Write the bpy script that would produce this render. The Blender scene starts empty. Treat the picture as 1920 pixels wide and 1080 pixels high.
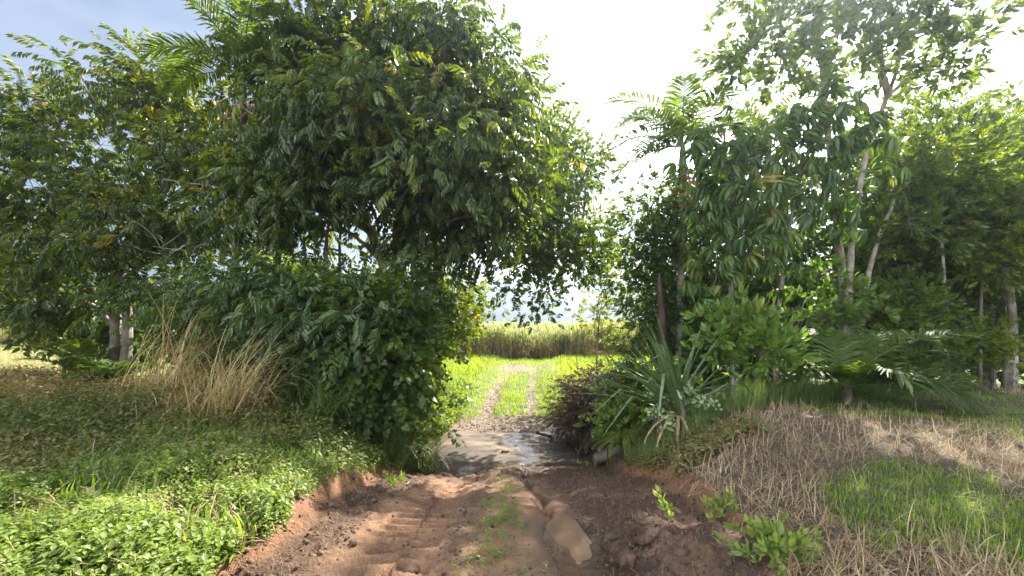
import bpy, math
import numpy as np
from mathutils import Vector, Matrix
rng = np.random.default_rng(7)
R_ = math.radians
C = bpy.context.scene.collection
scene = bpy.context.scene

# ------------------------------------------------------------------ camera, sky, sun, exposure
EYE = 1.7
FOC = 800.0                                   # focal length in photo pixels (1920 wide)
cam = bpy.data.cameras.new('camera'); cam_o = bpy.data.objects.new('camera', cam); C.objects.link(cam_o)
cam.sensor_width = 36; cam.lens = 36 * FOC / 1920; cam.shift_y = 60 / 1920
cam.clip_start = 0.05; cam.clip_end = 12000
cam_o.location = (0, 0, EYE); cam_o.rotation_euler = (R_(90), 0, 0)
scene.camera = cam_o

SUN_AZ, SUN_EL = R_(38), R_(43)               # azimuth clockwise from +Y
sun_dir = Vector((math.sin(SUN_AZ) * math.cos(SUN_EL), math.cos(SUN_AZ) * math.cos(SUN_EL), math.sin(SUN_EL)))
sl = bpy.data.lights.new('sun', 'SUN'); so = bpy.data.objects.new('sun', sl); C.objects.link(so)
sl.energy = 5.0; sl.angle = R_(0.6); sl.color = (1.0, 0.93, 0.82)
so.rotation_euler = sun_dir.to_track_quat('Z', 'Y').to_euler(); so.location = sun_dir * 60

world = bpy.data.worlds.new('World'); scene.world = world; world.use_nodes = True
nt = world.node_tree; nt.nodes.clear()
def wn(t, **k):
    n = nt.nodes.new(t)
    for a, b in k.items(): setattr(n, a, b)
    return n
def wmath(op, a, b=None, c=None):
    n = wn('ShaderNodeMath', operation=op)
    for i, v in enumerate((a, b, c)):
        if v is None: continue
        if isinstance(v, (int, float)): n.inputs[i].default_value = v
        else: nt.links.new(v, n.inputs[i])
    return n.outputs[0]
tc = wn('ShaderNodeTexCoord'); sep = wn('ShaderNodeSeparateXYZ'); nt.links.new(tc.outputs['Generated'], sep.inputs[0])
sky = wn('ShaderNodeTexSky', sky_type='NISHITA'); sky.sun_disc = False
sky.sun_elevation = SUN_EL; sky.sun_rotation = SUN_AZ; sky.air_density = 1.0; sky.dust_density = 0.4; sky.ozone_density = 1.5
zz = wmath('ADD', wmath('MAXIMUM', sep.outputs[2], 0.0), 0.22)
cx = wmath('DIVIDE', sep.outputs[0], zz); cy = wmath('DIVIDE', sep.outputs[1], zz)
comb = wn('ShaderNodeCombineXYZ'); nt.links.new(cx, comb.inputs[0]); nt.links.new(cy, comb.inputs[1]); comb.inputs[2].default_value = 1.9
n1 = wn('ShaderNodeTexNoise'); n1.inputs['Scale'].default_value = 0.9; n1.inputs['Detail'].default_value = 6; n1.inputs['Roughness'].default_value = 0.55
n1.inputs['Distortion'].default_value = 0.6
nt.links.new(comb.outputs[0], n1.inputs['Vector'])
# thin cloud veils the sun side; unseen sky behind is clouded too for fill
dot = wmath('ADD', wmath('MULTIPLY', sep.outputs[0], math.sin(SUN_AZ)), wmath('MULTIPLY', sep.outputs[1], math.cos(SUN_AZ)))
cov = wmath('ADD', wmath('ADD', wmath('MULTIPLY', n1.outputs[0], 1.0), wmath('MAXIMUM', wmath('MULTIPLY', dot, 0.42), wmath('MULTIPLY', dot, -0.55))), -0.18)
low = wmath('MULTIPLY', wmath('SUBTRACT', 0.5, wmath('MINIMUM', wmath('MAXIMUM', sep.outputs[2], 0.0), 0.5)), 0.2)
cov = wmath('ADD', cov, low)
mr = wn('ShaderNodeMapRange', interpolation_type='SMOOTHSTEP'); nt.links.new(cov, mr.inputs[0])
mr.inputs[1].default_value = 0.46; mr.inputs[2].default_value = 0.86; mr.inputs[3].default_value = 0.06; mr.inputs[4].default_value = 1.0
n2 = wn('ShaderNodeTexNoise'); n2.inputs['Scale'].default_value = 1.5; n2.inputs['Detail'].default_value = 5; n2.inputs['Roughness'].default_value = 0.5
nt.links.new(comb.outputs[0], n2.inputs['Vector'])
cr = wn('ShaderNodeValToRGB'); nt.links.new(n2.outputs[0], cr.inputs[0])
cr.color_ramp.elements[0].position = 0.43; cr.color_ramp.elements[0].color = (0.13, 0.15, 0.185, 1)
cr.color_ramp.elements[1].position = 0.54; cr.color_ramp.elements[1].color = (1.0, 1.0, 1.0, 1)
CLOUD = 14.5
glow_fill = wmath('MULTIPLY', wmath('ADD', wmath('MAXIMUM', wmath('MULTIPLY', dot, 0.35), wmath('MULTIPLY', dot, -0.9)), 0.72), CLOUD)  # unseen clouds behind the camera brightened to add fill light to the shadows
vm = wn('ShaderNodeVectorMath', operation='SCALE'); nt.links.new(cr.outputs[0], vm.inputs[0]); nt.links.new(glow_fill, vm.inputs['Scale'])
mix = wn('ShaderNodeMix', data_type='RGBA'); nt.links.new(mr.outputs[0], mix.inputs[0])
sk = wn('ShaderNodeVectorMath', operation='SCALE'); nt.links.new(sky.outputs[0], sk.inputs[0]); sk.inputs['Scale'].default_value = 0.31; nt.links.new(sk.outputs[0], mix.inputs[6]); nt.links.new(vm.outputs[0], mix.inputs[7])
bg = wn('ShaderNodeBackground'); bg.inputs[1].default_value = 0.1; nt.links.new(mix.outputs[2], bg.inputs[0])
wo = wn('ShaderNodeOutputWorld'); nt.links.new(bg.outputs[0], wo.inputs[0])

scene.view_settings.view_transform = 'Standard'; scene.view_settings.look = 'None'
scene.view_settings.exposure = 2.35; scene.view_settings.gamma = 1; scene.view_settings.use_curve_mapping = False
scene.render.engine = 'CYCLES'
cy_ = scene.cycles
cy_.max_bounces = 7; cy_.diffuse_bounces = 4; cy_.glossy_bounces = 2; cy_.transmission_bounces = 5; cy_.transparent_max_bounces = 4
cy_.use_denoising = True; cy_.caustics_reflective = False; cy_.caustics_refractive = False
cy_.sample_clamp_indirect = 6.0

# ------------------------------------------------------------------ numpy helpers
def hashn(ix, iy, s):
    n = (ix.astype(np.int64) * 374761393 + iy.astype(np.int64) * 668265263 + s * 1442695041) & 0xFFFFFFFF
    n = ((n ^ (n >> 13)) * 1274126177) & 0xFFFFFFFF
    return ((n ^ (n >> 16)) & 0xFFFF) / 65535.0
def vnoise(x, y, s=0):
    x = np.asarray(x, float); y = np.asarray(y, float)
    ix = np.floor(x); iy = np.floor(y); fx = x - ix; fy = y - iy
    ux = fx * fx * (3 - 2 * fx); uy = fy * fy * (3 - 2 * fy)
    a = hashn(ix, iy, s); b = hashn(ix + 1, iy, s); c = hashn(ix, iy + 1, s); d = hashn(ix + 1, iy + 1, s)
    return (a * (1 - ux) + b * ux) * (1 - uy) + (c * (1 - ux) + d * ux) * uy - 0.5
def fbm(x, y, s=0, o=4):
    r = 0; a = 1.0
    for k in range(o):
        r = r + a * vnoise(x * 2 ** k, y * 2 ** k, s + k * 17); a *= 0.5
    return r
def sst(a, b, x):
    t = np.clip((x - a) / (b - a), 0, 1); return t * t * (3 - 2 * t)
def rot(axis, a):
    c, s = math.cos(a), math.sin(a)
    return np.array({'x': [[1, 0, 0], [0, c, -s], [0, s, c]], 'y': [[c, 0, s], [0, 1, 0], [-s, 0, c]], 'z': [[c, -s, 0], [s, c, 0], [0, 0, 1]]}[axis])
def unit(v): return v / np.maximum(np.linalg.norm(v, axis=-1, keepdims=True), 1e-9)
def frames(d, roll=0.5):
    """rotations whose Y axis is D and whose Z axis is near up, rolled at random"""
    n = len(d); d = unit(d)
    up = np.array([0, 0, 1.0]) + rng.normal(0, roll, (n, 3))
    x = unit(np.cross(d, up)); z = np.cross(x, d)
    return np.stack([x, d, z], axis=2)
def cat(pieces):
    """join (V, F, T) pieces"""
    Vs, Fs, Ts, k = [], [], [], 0
    for V, F, T in pieces:
        Vs.append(V); Fs.append(F + k); Ts.append(T); k += len(V)
    return np.concatenate(Vs), np.concatenate(Fs), np.concatenate(Ts)
def scatter(tpl, p, Rm, s, tint):
    V, F, T = tpl
    n, k = len(p), len(V)
    s = np.asarray(s)
    if s.ndim == 1: s = s[:, None]
    W = np.einsum('nij,nkj->nki', Rm, V[None] * (s[:, None, :])) + p[:, None, :]
    Fo = (F[None] + (np.arange(n) * k)[:, None, None]).reshape(-1, 3)
    To = np.clip(tint[:, None] + T[None], 0, 1).reshape(-1)
    return W.reshape(-1, 3), Fo, To
def scatter_multi(tpls, p, Rm, s, tint):
    which = rng.integers(0, len(tpls), len(p)); out = []
    for i, t in enumerate(tpls):
        m = which == i
        if m.any(): out.append(scatter(t, p[m], Rm[m], np.asarray(s)[m], tint[m]))
    return cat(out)
def mesh(name, V, F, T=None, smooth=False, attrs=None):
    me = bpy.data.meshes.new(name)
    nf = len(F)
    me.vertices.add(len(V)); me.vertices.foreach_set('co', np.ascontiguousarray(V, dtype=np.float32).ravel())
    k = F.shape[1]
    me.loops.add(nf * k); me.loops.foreach_set('vertex_index', np.ascontiguousarray(F, dtype=np.int32).ravel())
    me.polygons.add(nf); me.polygons.foreach_set('loop_start', np.arange(0, nf * k, k, dtype=np.int32))
    if smooth: me.polygons.foreach_set('use_smooth', np.ones(nf, dtype=bool))
    me.update(calc_edges=True)
    d = dict(attrs or {})
    if T is not None: d['tint'] = T
    for a, v in d.items():
        at = me.attributes.new(a, 'FLOAT', 'POINT'); at.data.foreach_set('value', np.ascontiguousarray(v, dtype=np.float32))
    return me
def link(name, me, mat, parent=None, loc=None, kind=None, label=None):
    o = bpy.data.objects.new(name, me); C.objects.link(o)
    if mat is not None and len(me.materials) == 0: me.materials.append(mat)
    if parent is not None: o.parent = parent
    if loc is not None: o.location = loc
    if kind: o['kind'] = kind
    if label: o['label'] = label
    return o
def thing(name, label, category, loc, group=None):
    o = bpy.data.objects.new(name, None); C.objects.link(o); o.location = loc; o.empty_display_size = 0.2
    o['label'] = label; o['category'] = category
    if group: o['group'] = group
    return o
def tag(o, label, category, group=None):
    o['label'] = label; o['category'] = category
    if group: o['group'] = group
    return o
def P(px, py, Y): return np.array([(px - 960) / FOC * Y, Y, EYE - (py - 600) / FOC * Y])
def pix(x, y, z):
    y = np.maximum(y, 0.1)
    return 960 + FOC * x / y, 600 - FOC * (z - EYE) / y
def inpoly(px, py, poly):
    r = np.zeros(len(px), bool); n = len(poly)
    for i in range(n):
        x1, y1 = poly[i]; x2, y2 = poly[(i + 1) % n]
        c = (y1 > py) != (y2 > py)
        r ^= c & (px < (x2 - x1) * (py - y1) / (y2 - y1 + 1e-9) + x1)
    return r

# ------------------------------------------------------------------ materials
def newmat(name):
    m = bpy.data.materials.new(name); m.use_nodes = True; m.node_tree.nodes.clear(); return m
def nd(m, t, **k):
    n = m.node_tree.nodes.new(t)
    for a, b in k.items(): setattr(n, a, b)
    return n
def ramp(m, fac, stops):
    r = nd(m, 'ShaderNodeValToRGB'); e = r.color_ramp.elements
    while len(e) < len(stops): e.new(0.5)
    for q, (p, c) in zip(e, stops): q.position = p; q.color = (*c, 1)
    m.node_tree.links.new(fac, r.inputs[0]); return r.outputs[0]
def leafmat(name, stops, trans=0.35, rough=0.42, tgain=(1.6, 1.7, 0.6), spec=0.5, tmin=0.0):
    m = newmat(name); L = m.node_tree.links.new
    at = nd(m, 'ShaderNodeAttribute', attribute_name='tint')
    col = ramp(m, at.outputs['Fac'], stops)
    geo = nd(m, 'ShaderNodeNewGeometry'); no = nd(m, 'ShaderNodeTexNoise'); no.inputs['Scale'].default_value = 14; no.inputs['Detail'].default_value = 3
    L(geo.outputs['Position'], no.inputs['Vector'])
    hs = nd(m, 'ShaderNodeHueSaturation'); L(col, hs.inputs['Color'])
    mr = nd(m, 'ShaderNodeMapRange'); L(no.outputs[0], mr.inputs[0]); mr.inputs[1].default_value = .3; mr.inputs[2].default_value = .7
    mr.inputs[3].default_value = .75; mr.inputs[4].default_value = 1.25; L(mr.outputs[0], hs.inputs['Value'])
    bs = nd(m, 'ShaderNodeBsdfPrincipled'); L(hs.outputs[0], bs.inputs['Base Color'])
    bs.inputs['Roughness'].default_value = rough; bs.inputs['Specular IOR Level'].default_value = spec
    tr = nd(m, 'ShaderNodeBsdfTranslucent')
    mu = nd(m, 'ShaderNodeMix', data_type='RGBA', blend_type='MULTIPLY'); mu.inputs[0].default_value = 1
    L(hs.outputs[0], mu.inputs[6]); mu.inputs[7].default_value = (*tgain, 1); mu.clamp_result = False
    L(mu.outputs[2], tr.inputs[0])
    mx = nd(m, 'ShaderNodeMixShader'); mx.inputs[0].default_value = trans
    L(bs.outputs[0], mx.inputs[1]); L(tr.outputs[0], mx.inputs[2])
    out = nd(m, 'ShaderNodeOutputMaterial'); L(mx.outputs[0], out.inputs[0]); return m
def barkmat(name, a, b, scale=6, rings=False):
    m = newmat(name); L = m.node_tree.links.new
    tcn = nd(m, 'ShaderNodeTexCoord'); mp = nd(m, 'ShaderNodeMapping'); mp.inputs['Scale'].default_value = (1, 1, 3.0 if rings else 0.35)
    L(tcn.outputs['Object'], mp.inputs[0])
    no = nd(m, 'ShaderNodeTexNoise'); no.inputs['Scale'].default_value = scale; no.inputs['Detail'].default_value = 6; no.inputs['Roughness'].default_value = .65
    L(mp.outputs[0], no.inputs['Vector'])
    n2 = nd(m, 'ShaderNodeTexNoise'); n2.inputs['Scale'].default_value = scale * 0.6; n2.inputs['Detail'].default_value = 4; L(tcn.outputs['Object'], n2.inputs['Vector'])
    av = nd(m, 'ShaderNodeMath', operation='ADD'); L(no.outputs[0], av.inputs[0]); L(n2.outputs[0], av.inputs[1])
    hf = nd(m, 'ShaderNodeMath', operation='MULTIPLY'); hf.inputs[1].default_value = .5; L(av.outputs[0], hf.inputs[0])
    col = ramp(m, hf.outputs[0], [(0.36, tuple(x * 0.5 for x in a)), (0.47, a), (0.58, b)])
    bs = nd(m, 'ShaderNodeBsdfPrincipled'); bs.inputs['Roughness'].default_value = .85; L(col, bs.inputs['Base Color'])
    bp = nd(m, 'ShaderNodeBump'); bp.inputs['Strength'].default_value = .6; bp.inputs['Distance'].default_value = .02; L(no.outputs[0], bp.inputs['Height']); L(bp.outputs[0], bs.inputs['Normal'])
    out = nd(m, 'ShaderNodeOutputMaterial'); L(bs.outputs[0], out.inputs[0]); return m

M = {}
M['glossy'] = leafmat('dark glossy leaves', [(0, (0.031, 0.056, 0.014)), (.5, (0.065, 0.103, 0.020)), (.85, (0.123, 0.163, 0.025)), (1, (0.246, 0.201, 0.034))], .40, .38, tgain=(2.6, 2.4, .4), spec=.5)
M['feather'] = leafmat('feathery leaves', [(0, (0.034, 0.060, 0.017)), (.5, (0.069, 0.106, 0.023)), (.85, (0.127, 0.155, 0.030)), (1, (0.230, 0.184, 0.040))], .40, .42, tgain=(2.4, 2.2, .4), spec=.45)
M['fresh'] = leafmat('mid green leaves', [(0, (0.052, 0.086, 0.020)), (.5, (0.090, 0.138, 0.025)), (.9, (0.149, 0.196, 0.034)), (1, (0.253, 0.230, 0.046))], .46, .4, tgain=(2.2, 2.1, .4))
M['yellow'] = leafmat('yellow green leaves', [(0, (.075, .11, .016)), (.5, (.13, .175, .022)), (.9, (.20, .23, .03)), (1, (.30, .17, .03))], .5, .45, tgain=(2.0, 1.9, .4))
M['shade'] = leafmat('deep green leaves', [(0, (0.035, 0.068, 0.022)), (.5, (0.068, 0.115, 0.030)), (.9, (0.115, 0.169, 0.038)), (1, (0.189, 0.176, 0.041))], .36, .42, tgain=(2, 2, .5))
M['whorl'] = leafmat('drooping leaves', [(0, (0.042, 0.084, 0.026)), (.5, (0.078, 0.138, 0.034)), (.85, (0.138, 0.186, 0.036)), (1, (0.264, 0.204, 0.036))], .40, .36, tgain=(1.8, 1.9, .5))
M['palm'] = leafmat('palm leaflets', [(0, (.04, .07, .02)), (.5, (.085, .13, .03)), (.9, (.16, .20, .045)), (1, (.26, .22, .07))], .42, .48, tgain=(2.0, 2.0, .5), spec=.35)
M['pand'] = leafmat('pandanus blades', [(0, (.08, .13, .06)), (.6, (.14, .20, .095)), (1, (.22, .27, .13))], .25, .4)
M['pale'] = leafmat('pale vine leaves', [(0, (.20, .28, .13)), (.6, (.32, .40, .21)), (1, (.44, .50, .28))], .3, .6, spec=.3)
M['shrub'] = leafmat('light shrub leaves', [(0, (.08, .14, .03)), (.5, (.14, .22, .05)), (.9, (.20, .28, .075)), (1, (.30, .32, .10))], .46, .42)
M['weed'] = leafmat('creeping weed leaves', [(0, (.11, .15, .022)), (.5, (.17, .23, .045)), (.85, (.25, .31, .085)), (1, (.33, .26, .15))], .40, .5)
M['darkweed'] = leafmat('dull weed leaves', [(0, (.075, .10, .02)), (.4, (.13, .16, .03)), (.65, (.20, .16, .06)), (1, (.32, .21, .125))], .26, .6)
M['brown'] = leafmat('dead brown leaves', [(0, (.045, .03, .02)), (.5, (.095, .064, .042)), (1, (.18, .12, .07))], .22, .7, tgain=(1.2, 1, .8))
M['lawn'] = leafmat('green grass blades', [(0, (.10, .16, .02)), (.5, (.17, .25, .035)), (.85, (.24, .31, .06)), (1, (.36, .31, .13))], .42, .5)
M['meadow'] = leafmat('meadow grass blades', [(0, (.16, .23, .012)), (.5, (.24, .32, .016)), (.85, (.31, .36, .03)), (1, (.38, .32, .08))], .5, .5, tgain=(1.5, 1.5, .5))
M['bankgrass'] = leafmat('bank grass blades', [(0, (.08, .14, .04)), (.6, (.15, .22, .065)), (1, (.26, .28, .12))], .35, .5)
M['straw'] = leafmat('dead straw', [(0, (.22, .15, .08)), (.5, (.40, .285, .165)), (1, (.57, .44, .28))], .18, .75, tgain=(1, 1, .9), spec=.2)
M['golden'] = leafmat('golden dry blades', [(0, (.28, .19, .08)), (.5, (.50, .37, .17)), (.9, (.62, .50, .27)), (1, (.26, .30, .09))], .3, .6, tgain=(1.1, 1.05, .8))
M['cane'] = leafmat('cane blades', [(0, (.30, .21, .13)), (.35, (.33, .28, .14)), (.55, (.19, .24, .08)), (.85, (.24, .30, .12)), (1, (.46, .42, .27))], .48, .55, tgain=(1.3, 1.3, .6))
M['bark'] = barkmat('grey bark', (.16, .135, .105), (.30, .26, .21))
M['palebark'] = barkmat('pale mottled bark', (.24, .20, .15), (.44, .39, .32), 7)
M['darkbark'] = barkmat('dark bark', (.075, .055, .04), (.16, .125, .09))
M['ringbark'] = barkmat('ringed palm bark', (.19, .16, .12), (.34, .30, .24), 5, True)
M['redbark'] = barkmat('red brown sheath', (.05, .028, .02), (.09, .05, .036), 5)
M['twig'] = barkmat('twigs', (.15, .12, .09), (.28, .24, .19), 9)
M['shaft'] = barkmat('green crownshaft', (.12, .17, .06), (.20, .24, .10), 4)

# ------------------------------------------------------------------ terrain
def road_c(Y): return np.interp(Y, [2, 6, 10, 14, 18, 23, 30], [-.06, -.05, -.25, -.1, .1, .65, 1.2])
def road_z(Y):
    k = np.interp(Y, [-6, 2.6, 3.4, 4.5, 6, 8, 9.4, 10.2, 11.4, 12.6, 14, 18, 21, 24, 27, 300], [.03, 0, -.04, -.24, -.62, -1.18, -1.52, -1.60, -1.64, -1.63, -1.55, -1.27, -1.0, -.76, -.85, -.9])
    return k
def half_l(Y): return np.interp(Y, [2, 4.5, 6, 8, 9.4, 12.6, 14, 18, 24], [1.7, 1.85, 1.9, 1.75, 2.1, 2.0, 1.7, 1.5, 1.4])
def half_r(Y): return np.interp(Y, [2, 4.5, 6, 8, 9.4, 12.6, 14, 18, 24], [1.72, 2.0, 2.2, 2.25, 2.4, 2.3, 1.9, 1.6, 1.5])
def edge_d(X, Y):
    o = X - road_c(Y); return np.where(o < 0, half_l(Y) + o, half_r(Y) - o)
def creek_y(X): return 11.3 + np.where(X < -3, .33 * (-X - 3), np.where(X > 3, .15 * (X - 3), 0))
def bank_z(X, Y):
    dy = Y - creek_y(X)
    plat = np.interp(dy, [-40, -3, 0, 3, 6, 14, 60], [.13, .10, -.2, -.62, -.72, -.72, -.85])
    off = np.abs(X - road_c(Y))
    w = np.interp(off, [1.8, 2.6, 5], [3.1, 2.7, 1.5])
    z = plat - 1.55 * np.exp(-(dy / w) ** 2)
    z = z + fbm(X * .35, Y * .35, 3) * .14 + fbm(X * 1.7, Y * 1.7, 5) * .07
    z = z + np.where(X > 0, sst(1.9, 3.0, off) * .12 * sst(10, 6, Y), sst(1.9, 3.4, off) * .10 * sst(10, 6, Y))
    return z
def gully_x(Y): return np.interp(Y, [3.3, 4.2, 5, 6, 7, 8, 9], [.62, .42, .36, .28, .22, .22, .25]) + .06 * np.sin(Y * 5.1) + .03 * np.sin(Y * 13)
def gz(X, Y, fine=True):
    X = np.asarray(X, float); Y = np.asarray(Y, float)
    zb = bank_z(X, Y)
    ee = edge_d(X, Y)
    capz = road_z(Y) + .20 + .58 * np.maximum(0, -ee) + .05 * vnoise(X * 1.3, Y * 1.3, 97)
    zb = np.where(Y < 13, np.minimum(zb, capz), zb)
    c = road_c(Y); o = X - c
    zr = road_z(Y) + fbm(X * .9, Y * .9, 9) * .07
    near = sst(9.6, 8.4, Y)
    far = sst(12.8, 14.0, Y)
    rut = np.exp(-((o + .78) / .27) ** 2) + np.exp(-((o - .68) / .30) ** 2)
    zr = zr - rut * (.075 * near + .06 * far) + np.exp(-(o / .42) ** 2) * .035 * near
    if fine:
        rough = np.clip(1 - 1.15 * np.exp(-((o + .80) / .40) ** 2) * sst(7, 5, Y) - 1.0 * np.exp(-((o - .30) / .48) ** 2) * sst(7.5, 4.5, Y), .12, 1)
        zr = zr + rough * near * (fbm(X * 4, Y * 4, 21, 4) * .075 + np.abs(fbm(X * 9, Y * 9, 40, 2)) * .085)
        zr = zr + far * fbm(X * 5, Y * 5, 22, 3) * .03
        # tractor tread: slanting bars pressed into the soft rut
        u = o + .84 + .05 * np.sin(Y * 1.3)
        ph = (Y * 1.0 + np.abs(u) * .55 + np.where(u > 0, .085, 0)) / .17
        bar = sst(.20, .32, np.abs(ph - np.floor(ph) - .5))
        zr = zr - bar * .075 * np.clip(.85 + .9 * vnoise(X * 2.5, Y * 2.5, 78), .25, 1.2) * sst(.32, .26, np.abs(u) + .05 * vnoise(X * 9, Y * 9, 79)) * sst(2.0, 2.4, Y) * sst(6.6, 5.4, Y) * (.6 + .8 * (vnoise(X * 3, Y * 3, 77) + .5))
        u2 = o - .98
        ph2 = (Y + np.abs(u2) * .5 + np.where(u2 > 0, .06, 0)) / .12
        bar2 = sst(.18, .36, np.abs(ph2 - np.floor(ph2) - .5))
        zr = zr - bar2 * .02 * sst(.22, .15, np.abs(u2)) * sst(2.0, 2.4, Y) * sst(5.5, 4.4, Y)
        g = X - gully_x(Y)
        zr = zr - .13 * np.exp(-(g / .07) ** 2) * sst(3.4, 4.4, Y) * sst(9.2, 8.4, Y)
        zb = zb + fbm(X * 5, Y * 5, 31, 3) * .05
    # puddle basins
    for (bx, by, rx, ry, dp) in ((.47, 3.45, .20, .62, .05), (.72, 2.55, .22, .5, .04)):
        zr = zr - dp * np.exp(-(((X - bx) / rx) ** 2 + ((Y - by) / ry) ** 2) ** 2)
    e = edge_d(X, Y) + vnoise(X * 2.2, Y * 2.2, 50) * .22 + vnoise(X * 7, Y * 7, 51) * .09
    soft = np.interp(Y, [9, 13, 15, 20], [.09, .14, .55, .9])
    mk = sst(-1, 1, e / soft)
    z = zb * (1 - mk) + zr * mk
    # far hills of the ground stay level
    return z
def G(x, y): return float(gz(np.array([x]), np.array([y]), False)[0])

def spaced(a, b, d0, growth, dmax=1e9):
    r = [a]; d = d0
    while r[-1] < b: r.append(r[-1] + d); d = min(d * growth, dmax)
    return np.array(r)
xs = np.concatenate([-spaced(2.75, 1500, .06, 1.13)[::-1], np.arange(-2.70, 2.95, .03), spaced(2.96, 1500, .06, 1.13)])
ys = np.concatenate([-spaced(-1.2, 400, .2, 1.35)[::-1], np.arange(1.3, 1.7, .1), np.arange(1.7, 6.0, .03), spaced(6.0, 14, .032, 1.012, .085), spaced(14.1, 4000, .12, 1.08)])
GX, GY = np.meshgrid(xs, ys)
gx, gy = GX.ravel(), GY.ravel()
gzv = gz(gx, gy)
ppx, ppy = pix(gx, gy, gzv)
e = edge_d(gx, gy) + vnoise(gx * 2.2, gy * 2.2, 50) * .22
o_ = gx - road_c(gy)
roadm = sst(-.12, .12, e)
near = sst(10.0, 8.6, gy)
# smooth orange clay: left rut and the middle strip at the near end; the rest is torn dark soil
clay = np.clip(np.exp(-((o_ + .86) / .40) ** 4) * sst(8.2, 5.6, gy) + np.exp(-((o_ - .18) / .50) ** 4) * sst(8.6, 4.6, gy), 0, 1)
clay = np.clip(clay + fbm(gx * 3, gy * 3, 61) * .7 * clay + (fbm(gx * 1.6, gy * 1.6, 62) > .35) * .35, 0, 1) * roadm * near
cut = np.exp(-((e + .02) / .10) ** 2) * sst(9, 7.5, gy)       # raw cut face of the bank
ramp_rut = (np.exp(-((o_ + .80) / .21) ** 2) + np.exp(-((o_ - .72) / .21) ** 2)) * sst(12.8, 13.4, gy) * sst(23, 17, gy) * .9
bare = np.clip(ramp_rut * 1.1 + roadm * sst(12.4, 12.9, gy) * sst(15.0, 13.4, gy) + np.exp(-((gx - .4) / 1.6) ** 2 - ((gy - 22.6) / 1.1) ** 2) * .9 + np.exp(-((gx - 3.2) / 1.0) ** 2 - ((gy - 22) / .8) ** 2) * .8, 0, 1)
bare = np.clip(bare * (1 + 1.1 * fbm(gx * 1.3, gy * .8, 63)) + fbm(gx * 2.5, gy * 2.5, 64) * .6 * (bare > .05), 0, 1)
meadow = sst(13.0, 14.5, gy) * (1 - bare)
wet = np.clip(np.exp(-((gx - gully_x(gy)) / .12) ** 2) * sst(5.5, 7.5, gy) * near + np.exp(-((o_ + .75) / .16) ** 2) * sst(7.4, 8.6, gy) * near
              + .8 * np.exp(-(((gx - .47) / .34) ** 2 + ((gy - 3.45) / .95) ** 2) ** 2) + .8 * np.exp(-(((gx - .72) / .34) ** 2 + ((gy - 2.55) / .8) ** 2) ** 2)
              + np.exp(-((gx - .3) / .5) ** 2 - ((gy - 15.5) / .5) ** 2) , 0, 1)
creekbed = sst(-1.3, -1.7, gzv) * (1 - roadm)
ny, nx = GX.shape
idx = np.arange(ny * nx).reshape(ny, nx)
Fq = np.stack([idx[:-1, :-1], idx[:-1, 1:], idx[1:, 1:], idx[1:, :-1]], -1).reshape(-1, 4)
gm = newmat('ground'); L = gm.node_tree.links.new
def gattr(a): return nd(gm, 'ShaderNodeAttribute', attribute_name=a).outputs['Fac']
geo = nd(gm, 'ShaderNodeNewGeometry')
def gnoise(sc, det=5, ro=.6):
    n = nd(gm, 'ShaderNodeTexNoise'); n.inputs['Scale'].default_value = sc; n.inputs['Detail'].default_value = det; n.inputs['Roughness'].default_value = ro
    L(geo.outputs['Position'], n.inputs['Vector']); return n.outputs[0]
def gmix(f, a, b):
    n = nd(gm, 'ShaderNodeMix', data_type='RGBA'); L(f, n.inputs[0]); L(a, n.inputs[6]); L(b, n.inputs[7]); return n.outputs[2]
nA, nB, nC = gnoise(5), gnoise(28, 6, .7), gnoise(90, 4, .7)
soil = ramp(gm, nB, [(.30, (.032, .017, .009)), (.48, (.085, .045, .025)), (.62, (.15, .08, .043)), (.75, (.25, .145, .08))])
clayc = ramp(gm, nA, [(.3, (.27, .14, .072)), (.5, (.37, .205, .112)), (.7, (.44, .275, .165))])
clayc2 = ramp(gm, nB, [(.3, (.16, .08, .042)), (.6, (.38, .215, .12)), (.75, (.47, .30, .185))])
mx_ = nd(gm, 'ShaderNodeMix', data_type='RGBA'); mx_.inputs[0].default_value = .5; L(clayc, mx_.inputs[6]); L(clayc2, mx_.inputs[7])
litter = ramp(gm, nB, [(.3, (.05, .038, .022)), (.5, (.10, .075, .042)), (.7, (.17, .125, .075))])
track = ramp(gm, nB, [(.3, (.10, .065, .04)), (.5, (.20, .14, .09)), (.7, (.32, .25, .18))])
mead = ramp(gm, nA, [(.3, (.09, .13, .016)), (.7, (.14, .18, .025))])
cutc = ramp(gm, nB, [(.3, (.19, .085, .042)), (.6, (.33, .165, .085))])
col = gmix(gattr('road'), litter, soil)
col = gmix(gattr('clay'), col, mx_.outputs[2])
col = gmix(gattr('cut'), col, cutc)
col = gmix(gattr('meadow'), col, mead)
col = gmix(gattr('bare'), col, track)
dk = nd(gm, 'ShaderNodeMix', data_type='RGBA', blend_type='MULTIPLY'); L(gattr('wet'), dk.inputs[0]); L(col, dk.inputs[6]); dk.inputs[7].default_value = (.45, .42, .40, 1)
bs = nd(gm, 'ShaderNodeBsdfPrincipled'); L(dk.outputs[2], bs.inputs['Base Color'])
rr = nd(gm, 'ShaderNodeMapRange'); L(gattr('wet'), rr.inputs[0]); rr.inputs[1].default_value = .2; rr.inputs[2].default_value = .8; rr.inputs[3].default_value = .85; rr.inputs[4].default_value = .12; L(rr.outputs[0], bs.inputs['Roughness'])
ad = nd(gm, 'ShaderNodeMath', operation='MULTIPLY_ADD'); L(nC, ad.inputs[0]); ad.inputs[1].default_value = .5; L(nB, ad.inputs[2])
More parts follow.
